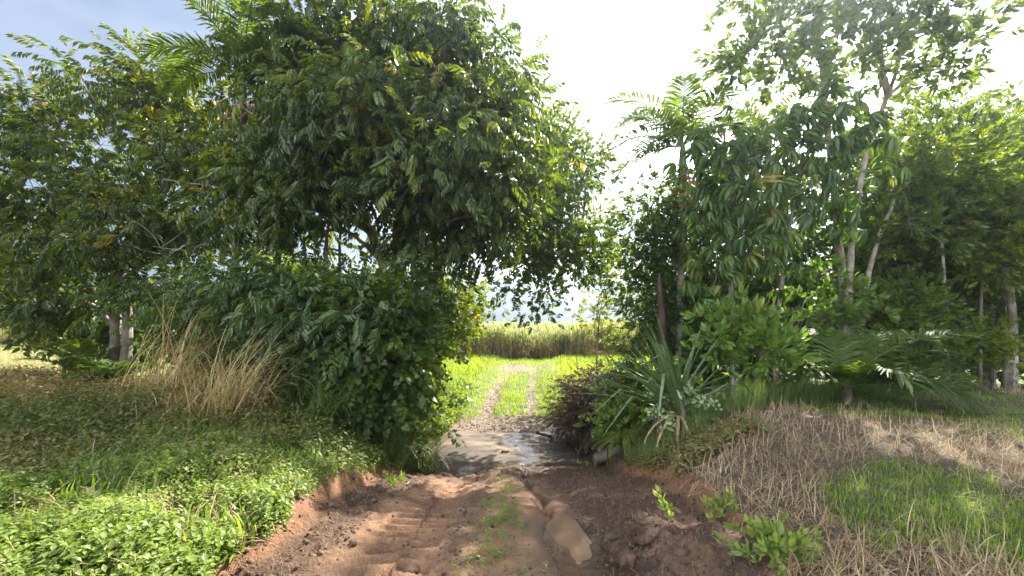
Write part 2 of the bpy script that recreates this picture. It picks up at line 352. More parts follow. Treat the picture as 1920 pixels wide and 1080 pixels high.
bp = nd(gm, 'ShaderNodeBump'); bp.inputs['Strength'].default_value = 1.0; bp.inputs['Distance'].default_value = .05; L(ad.outputs[0], bp.inputs['Height']); L(bp.outputs[0], bs.inputs['Normal'])
L(bs.outputs[0], nd(gm, 'ShaderNodeOutputMaterial').inputs[0])
gme = mesh('ground', np.stack([gx, gy, gzv], 1), Fq, smooth=True, attrs=dict(road=roadm * (1 - meadow), clay=clay, cut=np.clip(cut, 0, 1) * (1 - meadow), meadow=meadow, bare=bare, wet=wet))
link('ground', gme, gm, kind='structure')

# ------------------------------------------------------------------ concrete ford, creek water, puddles
def fordmat():
    m = newmat('wet concrete'); L = m.node_tree.links.new
    g = nd(m, 'ShaderNodeNewGeometry')
    def noi(s, d=5, r=.6, st=None):
        n = nd(m, 'ShaderNodeTexNoise'); n.inputs['Scale'].default_value = s; n.inputs['Detail'].default_value = d; n.inputs['Roughness'].default_value = r
        if st:
            mp = nd(m, 'ShaderNodeMapping'); mp.inputs['Scale'].default_value = st; L(g.outputs['Position'], mp.inputs[0]); L(mp.outputs[0], n.inputs['Vector'])
        else: L(g.outputs['Position'], n.inputs['Vector'])
        return n.outputs[0]
    a = noi(.9, 6, .6, (1, 2.2, 1)); b = noi(22, 5, .7)
    c1 = ramp(m, a, [(.36, (.035, .025, .017)), (.50, (.08, .057, .038)), (.66, (.20, .145, .095))])
    c2 = ramp(m, b, [(.35, (.45, .43, .4)), (.6, (1, 1, 1))])
    mu = nd(m, 'ShaderNodeMix', data_type='RGBA', blend_type='MULTIPLY'); mu.inputs[0].default_value = .8; L(c1, mu.inputs[6]); L(c2, mu.inputs[7])
    w = nd(m, 'ShaderNodeAttribute', attribute_name='wet').outputs['Fac']
    wn_ = noi(5, 5, .65); ws = nd(m, 'ShaderNodeMath', operation='MULTIPLY_ADD'); L(wn_, ws.inputs[0]); ws.inputs[1].default_value = 1.3; L(w, ws.inputs[2])
    wr = nd(m, 'ShaderNodeMapRange', interpolation_type='SMOOTHSTEP'); L(ws.outputs[0], wr.inputs[0]); wr.inputs[1].default_value = .95; wr.inputs[2].default_value = 1.45
    dk = nd(m, 'ShaderNodeMix', data_type='RGBA', blend_type='MULTIPLY'); L(wr.outputs[0], dk.inputs[0]); L(mu.outputs[2], dk.inputs[6]); dk.inputs[7].default_value = (.5, .5, .52, 1)
    bs = nd(m, 'ShaderNodeBsdfPrincipled'); L(dk.outputs[2], bs.inputs['Base Color'])
    rr = nd(m, 'ShaderNodeMapRange'); L(wr.outputs[0], rr.inputs[0]); rr.inputs[3].default_value = .85; rr.inputs[4].default_value = .2; L(rr.outputs[0], bs.inputs['Roughness'])
    bp = nd(m, 'ShaderNodeBump'); bp.inputs['Strength'].default_value = .55; bp.inputs['Distance'].default_value = .02; L(b, bp.inputs['Height']); L(bp.outputs[0], bs.inputs['Normal'])
    L(bs.outputs[0], nd(m, 'ShaderNodeOutputMaterial').inputs[0]); return m
M['ford'] = fordmat()
def slab(poly_fn, name, root, tilt=0.0, lift=0.0):
    """a concrete slab over the region of the (u, v) grid kept by poly_fn, with real thickness at its rim"""
    uu = np.arange(-2.75, 2.3, .05); vv = np.arange(9.05, 12.95, .05)
    U, Vv = np.meshgrid(uu, vv)
    keep = poly_fn(U, Vv)
    z = np.interp(Vv, [9.0, 9.6, 10.4, 11.4, 12.9], [-1.50, -1.51, -1.54, -1.56, -1.53]) - .16 * sst(-1.7, -2.7, U) - .10 * sst(1.5, 2.3, U) + fbm(U * 1.2, Vv * 1.2, 90) * .035 + fbm(U * 4, Vv * 4, 91, 3) * .028 + lift + tilt * (U - 1.0)
    wb = wob(U, Vv); mg = np.minimum(np.minimum(U + wb + 2.45 - .28 * np.abs(Vv - 11.2), 1.75 + .12 * (11.5 - Vv) - U - wb), np.minimum(Vv + wb - 9.35, 12.75 - Vv - wb))
    z = z - .13 * sst(.40, .0, mg)
    idx = np.arange(U.size).reshape(U.shape)
    fk = keep[:-1, :-1] & keep[1:, :-1] & keep[:-1, 1:] & keep[1:, 1:]
    F = np.stack([idx[:-1, :-1][fk], idx[:-1, 1:][fk], idx[1:, 1:][fk], idx[1:, :-1][fk]], -1)
    ed = {}
    for f in F:
        for i in range(4):
            a, b = int(f[i]), int(f[(i + 1) % 4])
            if (b, a) in ed: del ed[(b, a)]
            else: ed[(a, b)] = 1
    n = U.size
    V = np.stack([U.ravel(), Vv.ravel(), z.ravel()], 1)
    Vb = V.copy(); Vb[:, 2] -= .35
    skirt = np.array([[b, a, a + n, b + n] for a, b in ed])
    used, inv = np.unique(np.concatenate([F.ravel(), skirt.ravel()]), return_inverse=True)
    Fall = inv.reshape(-1, 4); Va = np.concatenate([V, Vb])[used]
    x, y = Va[:, 0], Va[:, 1]
    wet = .75 * np.exp(-((x - .2 - .25 * np.sin(y * 2)) / .28) ** 2) * sst(12.8, 11.2, y) + .55 * np.exp(-((y - 12.1) / .5) ** 2 - ((x - .8) / .8) ** 2) + .35 * np.exp(-((x + .9) / .5) ** 2) * sst(10.2, 9.4, y) - .25 * sst(-.8, -1.6, x)
    o = link(name, mesh(name, Va, Fall, smooth=False, attrs=dict(wet=wet)), M['ford'], root); return o
froot = thing('concrete_ford', 'cracked wet concrete ford slab crossing the creek below the muddy track', 'ford', (0, 0, 0))
wob = lambda U, Vv: vnoise(U * 2.1, Vv * 2.1, 95) * .28 + vnoise(U * 6, Vv * 6, 96) * .10
crackx = lambda Vv: .55 + .35 * (12.9 - Vv) + .10 * np.sin(Vv * 6)
outer = lambda U, Vv: (U + wob(U, Vv) > -2.45 + .28 * np.abs(Vv - 11.2)) & (U + wob(U, Vv) < 1.75 + .12 * (11.5 - Vv)) & (Vv + wob(U, Vv) > 9.35) & (Vv + wob(U, Vv) < 12.75)
slab(lambda U, Vv: outer(U, Vv) & ~((U > crackx(Vv)) & (Vv > 11.3 + wob(U, Vv))), 'slab', froot)
slab(lambda U, Vv: outer(U, Vv) & (U > crackx(Vv) + .05) & (Vv > 11.36 + wob(U, Vv)), 'slab', froot, tilt=.02, lift=.035)

def watermat(name, colr, rough=.04):
    m = newmat(name); L = m.node_tree.links.new
    g = nd(m, 'ShaderNodeNewGeometry'); n = nd(m, 'ShaderNodeTexNoise'); n.inputs['Scale'].default_value = 7; n.inputs['Detail'].default_value = 3; L(g.outputs['Position'], n.inputs['Vector'])
    c = ramp(m, n.outputs[0], [(.3, tuple(x * .8 for x in colr)), (.7, tuple(min(1, x * 1.2) for x in colr))])
    bs = nd(m, 'ShaderNodeBsdfPrincipled'); L(c, bs.inputs['Base Color']); bs.inputs['Roughness'].default_value = rough; bs.inputs['IOR'].default_value = 1.33
    bp = nd(m, 'ShaderNodeBump'); bp.inputs['Strength'].default_value = .06; bp.inputs['Distance'].default_value = .01; L(n.outputs[0], bp.inputs['Height']); L(bp.outputs[0], bs.inputs['Normal'])
    L(bs.outputs[0], nd(m, 'ShaderNodeOutputMaterial').inputs[0]); return m
M['creek'] = watermat('creek water', (.045, .035, .022)); M['puddle'] = watermat('muddy puddle', (.18, .11, .07), .14)
cxs = np.linspace(-16, 14, 121); half = 1.15
top = np.stack([cxs, creek_y(cxs) + half, np.full_like(cxs, -1.66)], 1); bot = np.stack([cxs, creek_y(cxs) - half, np.full_like(cxs, -1.66)], 1)
V = np.concatenate([bot, top]); n = len(cxs); F = np.array([[i, i + 1, n + i + 1, n + i] for i in range(n - 1)])
link('creek_water', mesh('creek_water', V, F), M['creek'], kind='structure')
def puddle(bx, by, rx, ry, z, label):
    a = np.linspace(0, 2 * math.pi, 40, endpoint=False); r = 1 + .25 * vnoise(np.cos(a) * 2 + bx * 9, np.sin(a) * 2, 5)
    V = np.concatenate([[[0, 0, 0]], np.stack([np.cos(a) * rx * r, np.sin(a) * ry * r, 0 * a], 1)])
    F = np.array([[0, i + 1, (i + 1) % 40 + 1] for i in range(40)])
    o = link('puddle', mesh('puddle', V, F), M['puddle'], loc=(bx, by, z)); o['kind'] = 'structure'
puddle(.47, 3.45, .18, .60, float(gz(np.array([.47]), np.array([3.45]))[0]) + .008, '')

# distant hills beyond the cane
def hills():
    a = np.linspace(R_(-80), R_(80), 260); rows = [(1500, 0), (1900, .45), (2400, .85), (2900, 1.0), (3600, .6)]
    V = []
    for r, k in rows:
        h = (48 + 52 * fbm(a * 3.1 + 4, a * 0 + r * .0006, 7, 5)) * k
        V.append(np.stack([np.sin(a) * r, np.cos(a) * r, np.maximum(h, 0) - 3], 1))
    n = len(a); V = np.concatenate(V)
    F = np.array([[k * n + i, k * n + i + 1, (k + 1) * n + i + 1, (k + 1) * n + i] for k in range(len(rows) - 1) for i in range(n - 1)])
    m = newmat('hill forest'); L = m.node_tree.links.new
    g = nd(m, 'ShaderNodeNewGeometry'); no = nd(m, 'ShaderNodeTexNoise'); no.inputs['Scale'].default_value = .02; no.inputs['Detail'].default_value = 8; L(g.outputs['Position'], no.inputs['Vector'])
    bs = nd(m, 'ShaderNodeBsdfPrincipled'); bs.inputs['Roughness'].default_value = .9; L(ramp(m, no.outputs[0], [(.35, (.03, .05, .02)), (.65, (.07, .10, .035))]), bs.inputs['Base Color'])
    L(bs.outputs[0], nd(m, 'ShaderNodeOutputMaterial').inputs[0])
    link('hills', mesh('hills', V, F, smooth=True), m, kind='structure')
hills()
def haze():
    x0, x1, y0, y1, z0, z1 = -3800, 3800, -600, 4200, -8, 112
    V = np.array([[x, y, z] for z in (z0, z1) for y in (y0, y1) for x in (x0, x1)], float)
    F = np.array([[0, 2, 3, 1], [4, 5, 7, 6], [0, 1, 5, 4], [2, 6, 7, 3], [0, 4, 6, 2], [1, 3, 7, 5]])
    m = newmat('haze'); v = nd(m, 'ShaderNodeVolumePrincipled'); v.inputs['Color'].default_value = (.60, .70, .84, 1); v.inputs['Density'].default_value = HAZE; v.inputs['Anisotropy'].default_value = .82
    m.node_tree.links.new(v.outputs[0], nd(m, 'ShaderNodeOutputMaterial').inputs['Volume'])
    link('haze', mesh('haze', V, F), m, kind='stuff')
HAZE = .0018
haze()

# ------------------------------------------------------------------ leaf templates (Y along the leaf, Z up)
def leaf(Lg, W, droop=.2, fold=.15, big=False, wide=.45):
    if big is None:
        V = np.array([[0, 0, 0], [-W / 2, Lg * wide, fold * W], [W / 2, Lg * wide, fold * W], [0, Lg, 0]], float)
        F = np.array([[0, 3, 1], [0, 2, 3]])
    elif not big:
        V = np.array([[0, 0, 0], [-W / 2, Lg * wide, fold * W], [0, Lg * wide, 0], [W / 2, Lg * wide, fold * W], [0, Lg, 0]], float)
        F = np.array([[0, 2, 1], [0, 3, 2], [1, 2, 4], [2, 3, 4]])
    else:
        V = np.array([[0, 0, 0], [-W * .42, Lg * .28, fold * W], [0, Lg * .28, 0], [W * .42, Lg * .28, fold * W], [-W * .47, Lg * .62, fold * W], [0, Lg * .62, 0], [W * .47, Lg * .62, fold * W], [0, Lg, 0]], float)
        F = np.array([[0, 2, 1], [0, 3, 2], [1, 2, 5], [1, 5, 4], [2, 3, 6], [2, 6, 5], [4, 5, 7], [5, 6, 7]])
    V[:, 2] -= droop * Lg * (V[:, 1] / Lg) ** 2
    return V, F, np.zeros(len(V))
def moved(t, Rm, p, dt=0.0):
    V, F, T = t; return V @ np.asarray(Rm).T + np.asarray(p), F, T + dt
def jit(a): return rng.normal(0, a)
def stalk(p, q, r):
    """a thin three-sided stalk"""
    p, q = np.asarray(p, float), np.asarray(q, float); d = unit(q - p); a = unit(np.cross(d, [.3, .2, 1.0])); b = np.cross(d, a)
    ring = [math.cos(k * 2.094) * a + math.sin(k * 2.094) * b for k in range(3)]
    V = np.array([p + r * x for x in ring] + [q + .6 * r * x for x in ring])
    F = np.array([[0, 1, 4], [0, 4, 3], [1, 2, 5], [1, 5, 4], [2, 0, 3], [2, 3, 5]])
    return V, F, np.full(6, .05)
def pinnate(pairs, Lr, ll, lw, droop=.4, big=False):
    out = [stalk((0, 0, 0), (0, Lr * .5, -droop * Lr * .25), .004)]
    for i in range(pairs):
        t = .22 + .74 * i / (pairs - 1); p = np.array([0, t * Lr, -droop * Lr * t * t])
        k = .75 + .35 * math.sin(math.pi * (.25 + .6 * t))
        for s in (-1, 1):
            Rm = rot('z', -s * R_(58 - 22 * t + jit(7))) @ rot('x', R_(-30 - 25 * droop + jit(12))) @ rot('y', jit(.3))
            out.append(moved(leaf(ll * k, lw * k, .3, .2, big), Rm, p, jit(.06)))
    out.append(moved(leaf(ll, lw, .3, .2, big), rot('x', R_(-50)), (0, Lr, -droop * Lr), jit(.06)))
    return cat(out)
def palmate(nl, pet, ll, lw, droop=35):
    out = [stalk((0, 0, 0), (0, pet, pet * .1), .006)]
    for i in range(nl):
        a = 2 * math.pi * i / nl + jit(.12)
        Rm = rot('z', a) @ rot('x', R_(-droop + jit(9)))
        out.append(moved(leaf(ll * rng.uniform(.8, 1.1), lw, .55, .22, True), Rm, (0, pet, pet * .1), jit(.06)))
    return cat(out)
def rosette(nl, Lr, ll, lw, open_=65, droop=.25, big=False, wide=.5):
    out = [stalk((0, 0, 0), (0, Lr, 0), .004)] if big is not None else []
    for i in range(nl):
        t = i / nl; a = i * 2.4 + jit(.2)
        Rm = rot('y', a) @ rot('x', R_((1 - .65 * t) * open_ + jit(10)))
        V, F, T = leaf(ll * rng.uniform(.75, 1.1), lw * rng.uniform(.8, 1.1), droop, .15, big, wide)
        out.append(moved((V, F, T), Rm, (0, Lr * (.3 + .7 * t), 0), jit(.06)))
    return cat(out)
def heart(nl, Lr, s):
    out = [stalk((0, 0, 0), (0, Lr, 0), .003)]
    for i in range(nl):
        t = (i + .5) / nl; sd = 1 if i % 2 else -1
        W = s * rng.uniform(.7, 1.15)
        V = np.array([[0, 0, 0], [-.42 * W, -.06 * W, .03], [-.5 * W, .3 * W, .05 * W], [0, .35 * W, 0], [.5 * W, .3 * W, .05 * W], [.42 * W, -.06 * W, .03], [0, W, -.12 * W]])
        F = np.array([[0, 3, 1], [1, 3, 2], [0, 5, 3], [5, 4, 3], [2, 3, 6], [3, 4, 6]])
        Rm = rot('z', -sd * R_(60 + jit(15))) @ rot('x', R_(-20 + jit(22))) @ rot('y', jit(.3))
        out.append(moved((V, F, np.zeros(7)), Rm, (sd * .35 * s, t * Lr, .02), jit(.07)))
    return cat(out)
T_ = dict(
    glossy=[pinnate(5, .40, .185, .066, .45, None) for _ in range(4)],
    feather=[pinnate(5, .36, .165, .056, .35, None) for _ in range(4)],
    round=[rosette(8, .22, .14, .075) for _ in range(4)],
    tall=[rosette(8, .24, .21, .095, 75, .35) for _ in range(4)],
    small=[rosette(8, .24, .15, .066, big=None) for _ in range(4)],
    bush=[rosette(8, .2, .13, .066, big=None) for _ in range(4)],
    whorl=[palmate(9, .28, .40, .085) for _ in range(4)],
    shrub=[rosette(9, .20, .19, .075, 70, .3, True) for _ in range(4)],
    big=[rosette(6, .25, .27, .15, 75, .3, True) for _ in range(3)],
    heart=[heart(7, .5, .13) for _ in range(4)],
    fine=[pinnate(6, .30, .09, .032, .3, None) for _ in range(4)],
)

# ------------------------------------------------------------------ trees and shrubs
def tube(pts, rad, sides=6, jitter=0.0):
    pts = np.asarray(pts, float); n = len(pts); rad = np.broadcast_to(rad, (n,))
    d = unit(np.gradient(pts, axis=0)); ref = np.array([.31, .17, .2]); a = unit(np.cross(d, ref + np.array([0, 1.0, 0]) * (np.abs(d[:, 2:3]) > .5) + np.array([0, 0, 1.0]) * (np.abs(d[:, 2:3]) <= .5))); b = np.cross(d, a)
    th = np.arange(sides) * 2 * math.pi / sides
    rr = rad[:, None] * (1 + (rng.normal(0, jitter, (n, sides)) if jitter else 0))
    V = pts[:, None] + rr[:, :, None] * (np.cos(th)[None, :, None] * a[:, None] + np.sin(th)[None, :, None] * b[:, None])
    V = V.reshape(-1, 3); i = np.arange(n - 1)[:, None] * sides + np.arange(sides)[None]; j = np.arange(n - 1)[:, None] * sides + (np.arange(sides)[None] + 1) % sides
    F = np.concatenate([np.stack([i, j, j + sides], -1).reshape(-1, 3), np.stack([i, j + sides, i + sides], -1).reshape(-1, 3)])
    return V, F, np.zeros(len(V))
def smooth_path(pts, n):
    pts = np.asarray(pts, float); m = len(pts)
    if m == 2:
        t = np.linspace(0, 1, n)[:, None]; return pts[0] * (1 - t) + pts[1] * t
    P_ = np.vstack([2 * pts[0] - pts[1], pts, 2 * pts[-1] - pts[-2]]); out = []
    for u in np.linspace(0, m - 1 - 1e-6, n):
        i = int(u); t = u - i; p0, p1, p2, p3 = P_[i:i + 4]
        out.append(.5 * (2 * p1 + (p2 - p0) * t + (2 * p0 - 5 * p1 + 4 * p2 - p3) * t ** 2 + (3 * p1 - p0 - 3 * p2 + p3) * t ** 3))
    return np.array(out)

PLANTS = []      # leaf sprays wait here until it is known which ones show
def plant(name, label, category, stems, blobs, tpl, mat, bark, n, r0=.1, spread=.30, per=11, up=.1, size=1.0, roll=.5, group=None, cap=120, tint=(.45, .17), limb_r=.45, trunk_name='trunk', shell=.42, ground=True, limbs=True, bare=()):
    """stems: lists of (px, py, distance) from the ground up; blobs: (px, py, distance, rx px, ry px, depth m) volumes that hold the leaves"""
    S = []
    for st in stems:
        w = np.array([P(*q) for q in st])
        if ground and st[0][1] > 520:
            b = w[0].copy(); b[2] = G(b[0], b[1]) - .06
            if w[0, 2] > b[2] + .25: w = np.vstack([b, w])
            else: w[0] = b
        S.append(smooth_path(w, max(8, 5 * len(w))))
    base = S[0][0] + np.array([0, 0, .06])
    root = thing(name, label, category, base, group)
    for k, sp in enumerate(S):
        t = np.linspace(0, 1, len(sp)); rk = r0 * (1 if k == 0 else .8)
        r = rk * (1 - .68 * t) * (1 + .35 * np.exp(-t * 14))
        wob = np.stack([vnoise(t * 6 + k * 9, t * 0, 12), vnoise(t * 6 + k * 5, t * 0, 13), 0 * t], 1) * rk * .8 * np.minimum(1, t * 6)[:, None]
        V, F, T = tube(sp - base + wob, r, 9, .05)
        link(trunk_name, mesh(trunk_name, V, F, T, True), M[bark], root)
    wts = np.array([b[3] * b[4] * (b[5] ** .5) * (b[2] / 10.) ** 2 for b in blobs], float); wts /= wts.sum()
    allp, alld, allt, tw = [], [], [], []; prev = []
    allstem = np.concatenate(S); rstem = np.concatenate([np.linspace(r0, r0 * .32, len(s)) for s in S])
    for b, wt in zip(blobs, wts):
        c = P(b[0], b[1], b[2]); rad = np.array([b[3] * b[2] / FOC, b[5], b[4] * b[2] / FOC])
        k = max(2, int(round(n * wt / per)))
        u = unit(rng.normal(0, 1, (k, 3))); q = c + u * rad * (rng.random((k, 1)) ** shell) * (1 + .14 * rng.normal(0, 1, (k, 1)))
        q[:, 2] = np.maximum(q[:, 2], gz(q[:, 0], q[:, 1], False) + .12)
        # limb from the stem to the blob
        cost = np.linalg.norm(allstem - c, axis=1) + 1.2 * np.maximum(0, allstem[:, 2] - (c[2] - .35 * np.linalg.norm(allstem[:, :2] - c[:2], axis=1)))
        si = int(np.argmin(cost)); s0 = allstem[si]; ln = np.linalg.norm(c - s0)
        if len(b) > 6 and prev:
            q0 = np.array(prev); j = int(np.argmin(np.linalg.norm(q0 - c, axis=1) + 3 * np.maximum(0, c[2] + .15 - q0[:, 2]))); s0 = q0[j]; ln = np.linalg.norm(c - s0); rstem_here = .02
        else: rstem_here = rstem[si] * .8
        prev.append(c)
        mid = (s0 + c) / 2 + np.array([0, 0, .12 * ln]) + rng.normal(0, .07 * ln, 3)
        lp = smooth_path([s0, mid, c], 9)
        lr = np.linspace(min(rstem_here, r0 * limb_r), .012, 9)
        if limbs and ln > .35:
            V, F, T = tube(lp - base, lr, 6, .05); link('limb', mesh('limb', V, F, T, True), M[bark], root)
        for qq in q:
            dd = np.linalg.norm(lp[2:] - qq, axis=1) + .25 * np.maximum(0, lp[2:, 2] - qq[2])
            a = lp[2 + int(np.argmin(dd))]
            ln2 = np.linalg.norm(qq - a)
            m2 = (a + qq) / 2 + rng.normal(0, .10 * ln2, 3) + np.array([0, 0, .08 * ln2])
            tw.append(tube(smooth_path([a - base, m2 - base, qq - base], 5), np.linspace(.006 + .008 * ln2, .004, 5), 4))
            mm = max(2, int(per * rng.uniform(.5, 1.5)))
            off = rng.normal(0, spread, (mm, 3)) * np.array([1, 1, .75])
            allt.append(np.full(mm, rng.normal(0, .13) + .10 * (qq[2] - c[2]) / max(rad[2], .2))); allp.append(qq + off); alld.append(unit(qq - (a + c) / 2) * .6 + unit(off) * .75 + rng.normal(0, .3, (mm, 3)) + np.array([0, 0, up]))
    V, F, T = cat(tw); link('twigs', mesh('twigs', V, F, T, True), M['twig'] if bark != 'darkbark' else M['darkbark'], root, kind='stuff')
    p = np.concatenate(allp); d = np.concatenate(alld)
    ct = np.concatenate(allt); g = gz(p[:, 0], p[:, 1], False); ok = p[:, 2] > g + .05; p, d, ct = p[ok], d[ok], ct[ok]
    # tint shifts per leaf and cluster, yellower higher up in each blob
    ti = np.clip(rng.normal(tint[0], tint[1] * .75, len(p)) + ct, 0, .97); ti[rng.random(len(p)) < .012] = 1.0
    PLANTS.append(dict(root=root, base=base, p=p, R=frames(d, roll), s=size * rng.uniform(.55, 1.3, len(p)), t=ti, tpl=T_[tpl], mat=M[mat], cap=cap))
    for path in bare:
        w = smooth_path(np.array([P(*q) for q in path]), 12); w = w + np.cumsum(rng.normal(0, .02, w.shape), 0)
        V, F, T = tube(w - base, np.linspace(.024, .006, 12), 5, .08); link('bare_branch', mesh('bare_branch', V, F, T, True), M['twig'], root)
        for k in range(3):
            i = int(rng.integers(4, 11)); q = w[i] + rng.normal(0, .35, 3) + np.array([0, -.1, .1]); V, F, T = tube(smooth_path([w[i] - base, (w[i] + q) / 2 - base + rng.normal(0, .05, 3), q - base], 6), np.linspace(.012, .004, 6), 4)
            link('bare_branch', mesh('bare_branch', V, F, T, True), M['twig'], root)
    return root

# ---- left side
plant('broadleaf_tree', 'spreading feathery leaved tree reaching over the dry grass at the clearing edge', 'tree',
      [[(212, 690, 11.5), (216, 600, 11.5), (240, 480, 11.3), (300, 380, 11), (330, 280, 11)], [(232, 540, 11.5), (170, 420, 11.6), (90, 330, 11.5)]],
      [(90, 250, 11.5, 90, 70, 1.3), (30, 390, 11, 130, 60, 1.6), (-90, 330, 11, 110, 90, 1.6), (190, 170, 11.5, 70, 55, 1.0), (290, 190, 11.2, 90, 70, 1.2), (360, 300, 10.6, 110, 90, 1.4), (180, 330, 11, 120, 70, 1.5),
       (120, 470, 10.6, 130, 60, 1.5), (290, 430, 10.3, 130, 80, 1.5), (40, 540, 10.6, 80, 60, 1.2), (300, 540, 10.3, 120, 60, 1.2), (130, 575, 11.5, 90, 45, 1.0), (380, 210, 11.4, 80, 50, 1.0), (430, 280, 10.2, 80, 60, 1.2), (440, 390, 9.8, 80, 70, 1.1), (290, 150, 11.6, 80, 40, .8), (60, 200, 11.5, 60, 40, .9)],
      'feather', 'feather', 'bark', 5100, bare=[[(300, 240, 9.7), (380, 270, 9.6), (440, 320, 9.4), (475, 370, 9.3)], [(285, 335, 9.5), (380, 345, 9.3), (460, 365, 9.2)], [(370, 455, 9.0), (335, 480, 9), (300, 500, 9)], [(385, 455, 9.0), (345, 460, 9), (285, 450, 9.1)], [(90, 360, 9.9), (150, 380, 9.9), (220, 420, 10)], [(150, 130, 10.8), (190, 200, 10.8), (260, 290, 10.8)]], r0=.17, spread=.30, per=10, up=-.1, cap=300, shell=.6)
plant('broadleaf_tree', 'big dense dome shaped dark green tree overhanging the muddy track', 'tree',
      [[(740, 560, 10.2), (745, 470, 10.2), (760, 380, 10.2), (790, 250, 10.2), (800, 130, 10.4)], [(725, 500, 10.2), (680, 400, 10.0), (640, 270, 10.0), (610, 160, 10)]],
      [(560, 120, 10.2, 100, 90, 1.5), (680, 80, 10.4, 100, 70, 1.6), (800, 100, 10.4, 110, 85, 1.7), (880, 170, 10.4, 90, 85, 1.6), (940, 230, 10.6, 80, 80, 1.4), (590, 260, 9.4, 110, 90, 1.5), (720, 220, 9.0, 120, 100, 1.6),
       (850, 290, 9.2, 110, 90, 1.5), (960, 320, 10, 75, 75, 1.3), (520, 370, 9.2, 90, 70, 1.2), (650, 345, 9.2, 90, 45, 1.0), (780, 360, 9.0, 110, 60, 1.2), (900, 385, 9.4, 80, 55, 1.2), (880, 445, 9.6, 60, 34, .9), (800, 455, 9.7, 70, 36, .9), (740, 440, 9.9, 40, 30, .7), (560, 450, 9.6, 36, 40, .6)],
      'glossy', 'glossy', 'bark', 8600, size=.86, bare=[[(440, 190, 8.9), (520, 255, 8.7), (580, 285, 8.6)], [(690, 370, 8.6), (760, 335, 8.2), (850, 300, 8.2)], [(600, 190, 8.8), (625, 240, 8.6), (600, 300, 8.6)], [(720, 330, 8.2), (690, 270, 8.1), (640, 230, 8.2)], [(830, 420, 8.9), (880, 400, 8.6), (930, 420, 8.6)], [(820, 130, 9.2), (800, 190, 9), (850, 240, 8.8)]], r0=.16, spread=.34, per=15, up=-.35, cap=300, shell=.5)
plant('broadleaf_tree', 'lighter round leaved tree with low sprays hanging over the grassy gap', 'tree',
      [[(770, 690, 14.5), (800, 540, 14.5), (880, 430, 14.2), (960, 360, 14), (1040, 290, 14)], [(860, 450, 14.4), (980, 440, 13.9), (1110, 425, 13.5)]],
      [(1060, 270, 14, 62, 55, 1.5), (1085, 330, 14, 45, 50, 1.3), (1030, 360, 13.6, 70, 55, 1.4), (1090, 430, 13.4, 70, 40, 1.3), (1030, 460, 13.2, 85, 40, 1.3), (1110, 475, 13, 60, 32, 1.1), (1000, 420, 13.6, 60, 40, 1.2), (985, 495, 13, 55, 42, 1.0, 1), (1085, 510, 13, 45, 30, .8, 1), (1030, 540, 12.8, 42, 30, .7, 1), (945, 540, 13, 30, 26, .4, 1), (1008, 585, 12.6, 34, 22, .4, 1), (930, 575, 13, 24, 12, .3, 1)],
      'round', 'fresh', 'bark', 3000, r0=.15, spread=.26, per=10, up=-.25, cap=260, shell=.6)
plant('small_tree', 'bright backlit bushy small tree at the grassy bank beside the gap', 'tree',
      [[(800, 690, 14.2), (815, 620, 14.2), (840, 560, 14.2)]],
      [(855, 560, 14, 48, 55, 1.0), (870, 600, 14, 40, 42, .9), (820, 610, 14, 45, 45, .9), (790, 530, 14, 50, 45, .9), (835, 640, 14, 30, 22, .6)],
      'bush', 'yellow', 'bark', 1500, r0=.09, spread=.22, per=10, cap=80, tint=(.3, .2))
# understory of the left side
plant('shrub', 'dark shrub with drooping leaves filling the space under the dome shaped tree', 'shrub',
      [[(620, 760, 8.3), (610, 650, 8.3), (600, 560, 8.4)], [(640, 740, 8.4), (680, 620, 8.3)]],
      [(540, 545, 8.6, 90, 45, .9), (650, 560, 8.6, 90, 45, .9), (600, 600, 8.2, 100, 60, 1.0), (690, 600, 8.2, 80, 60, 1.0), (750, 555, 9, 60, 40, .8), (640, 660, 8.0, 90, 55, .8)],
      'glossy', 'shade', 'darkbark', 2600, r0=.05, spread=.22, per=9, up=-.3, size=.8, cap=220, trunk_name='stem')
plant('shrub', 'leafy vine smothered shrub sloping down to the concrete ford', 'shrub',
      [[(740, 790, 8.2), (735, 720, 8.2), (730, 640, 8.2)]],
      [(725, 620, 8.1, 75, 50, .8), (745, 670, 8.1, 56, 55, .7), (700, 690, 7.9, 75, 55, .7), (752, 735, 8.1, 44, 46, .6), (720, 750, 7.9, 70, 40, .6), (785, 775, 8.5, 22, 30, .4), (690, 560, 8.2, 50, 30, .5), (640, 720, 7.7, 40, 34, .4)],
      'heart', 'fresh', 'darkbark', 1500, r0=.04, spread=.30, per=7, up=-.4, size=.78, cap=300, tint=(.3, .22), trunk_name='stem')
plant('shrub', 'low fine leaved bush behind the golden grass clumps', 'shrub',
      [[(500, 740, 8.2), (500, 680, 8.2), (500, 620, 8.2)]],
      [(480, 620, 8.4, 80, 60, .8), (550, 660, 8.2, 70, 60, .7), (430, 560, 8.9, 90, 55, .9), (590, 710, 7.9, 60, 40, .5), (380, 620, 9.2, 70, 60, .8), (500, 700, 7.8, 70, 45, .5)],
      'fine', 'shade', 'darkbark', 1900, r0=.04, spread=.22, per=9, up=-.1, size=1.2, cap=120, trunk_name='stem')
plant('shrub', 'broad leaved bush at the far edge of the clearing next to the open field', 'shrub',
      [[(120, 680, 13), (110, 620, 13), (100, 570, 13)]],
      [(60, 560, 13, 60, 40, .9), (130, 600, 13, 80, 40, 1.0), (210, 600, 13.5, 80, 45, 1.0), (20, 500, 12.5, 60, 40, .8), (290, 620, 13, 60, 40, .9)],
      'big', 'shade', 'darkbark', 700, r0=.06, spread=.3, per=7, up=-.1, cap=100, trunk_name='stem')
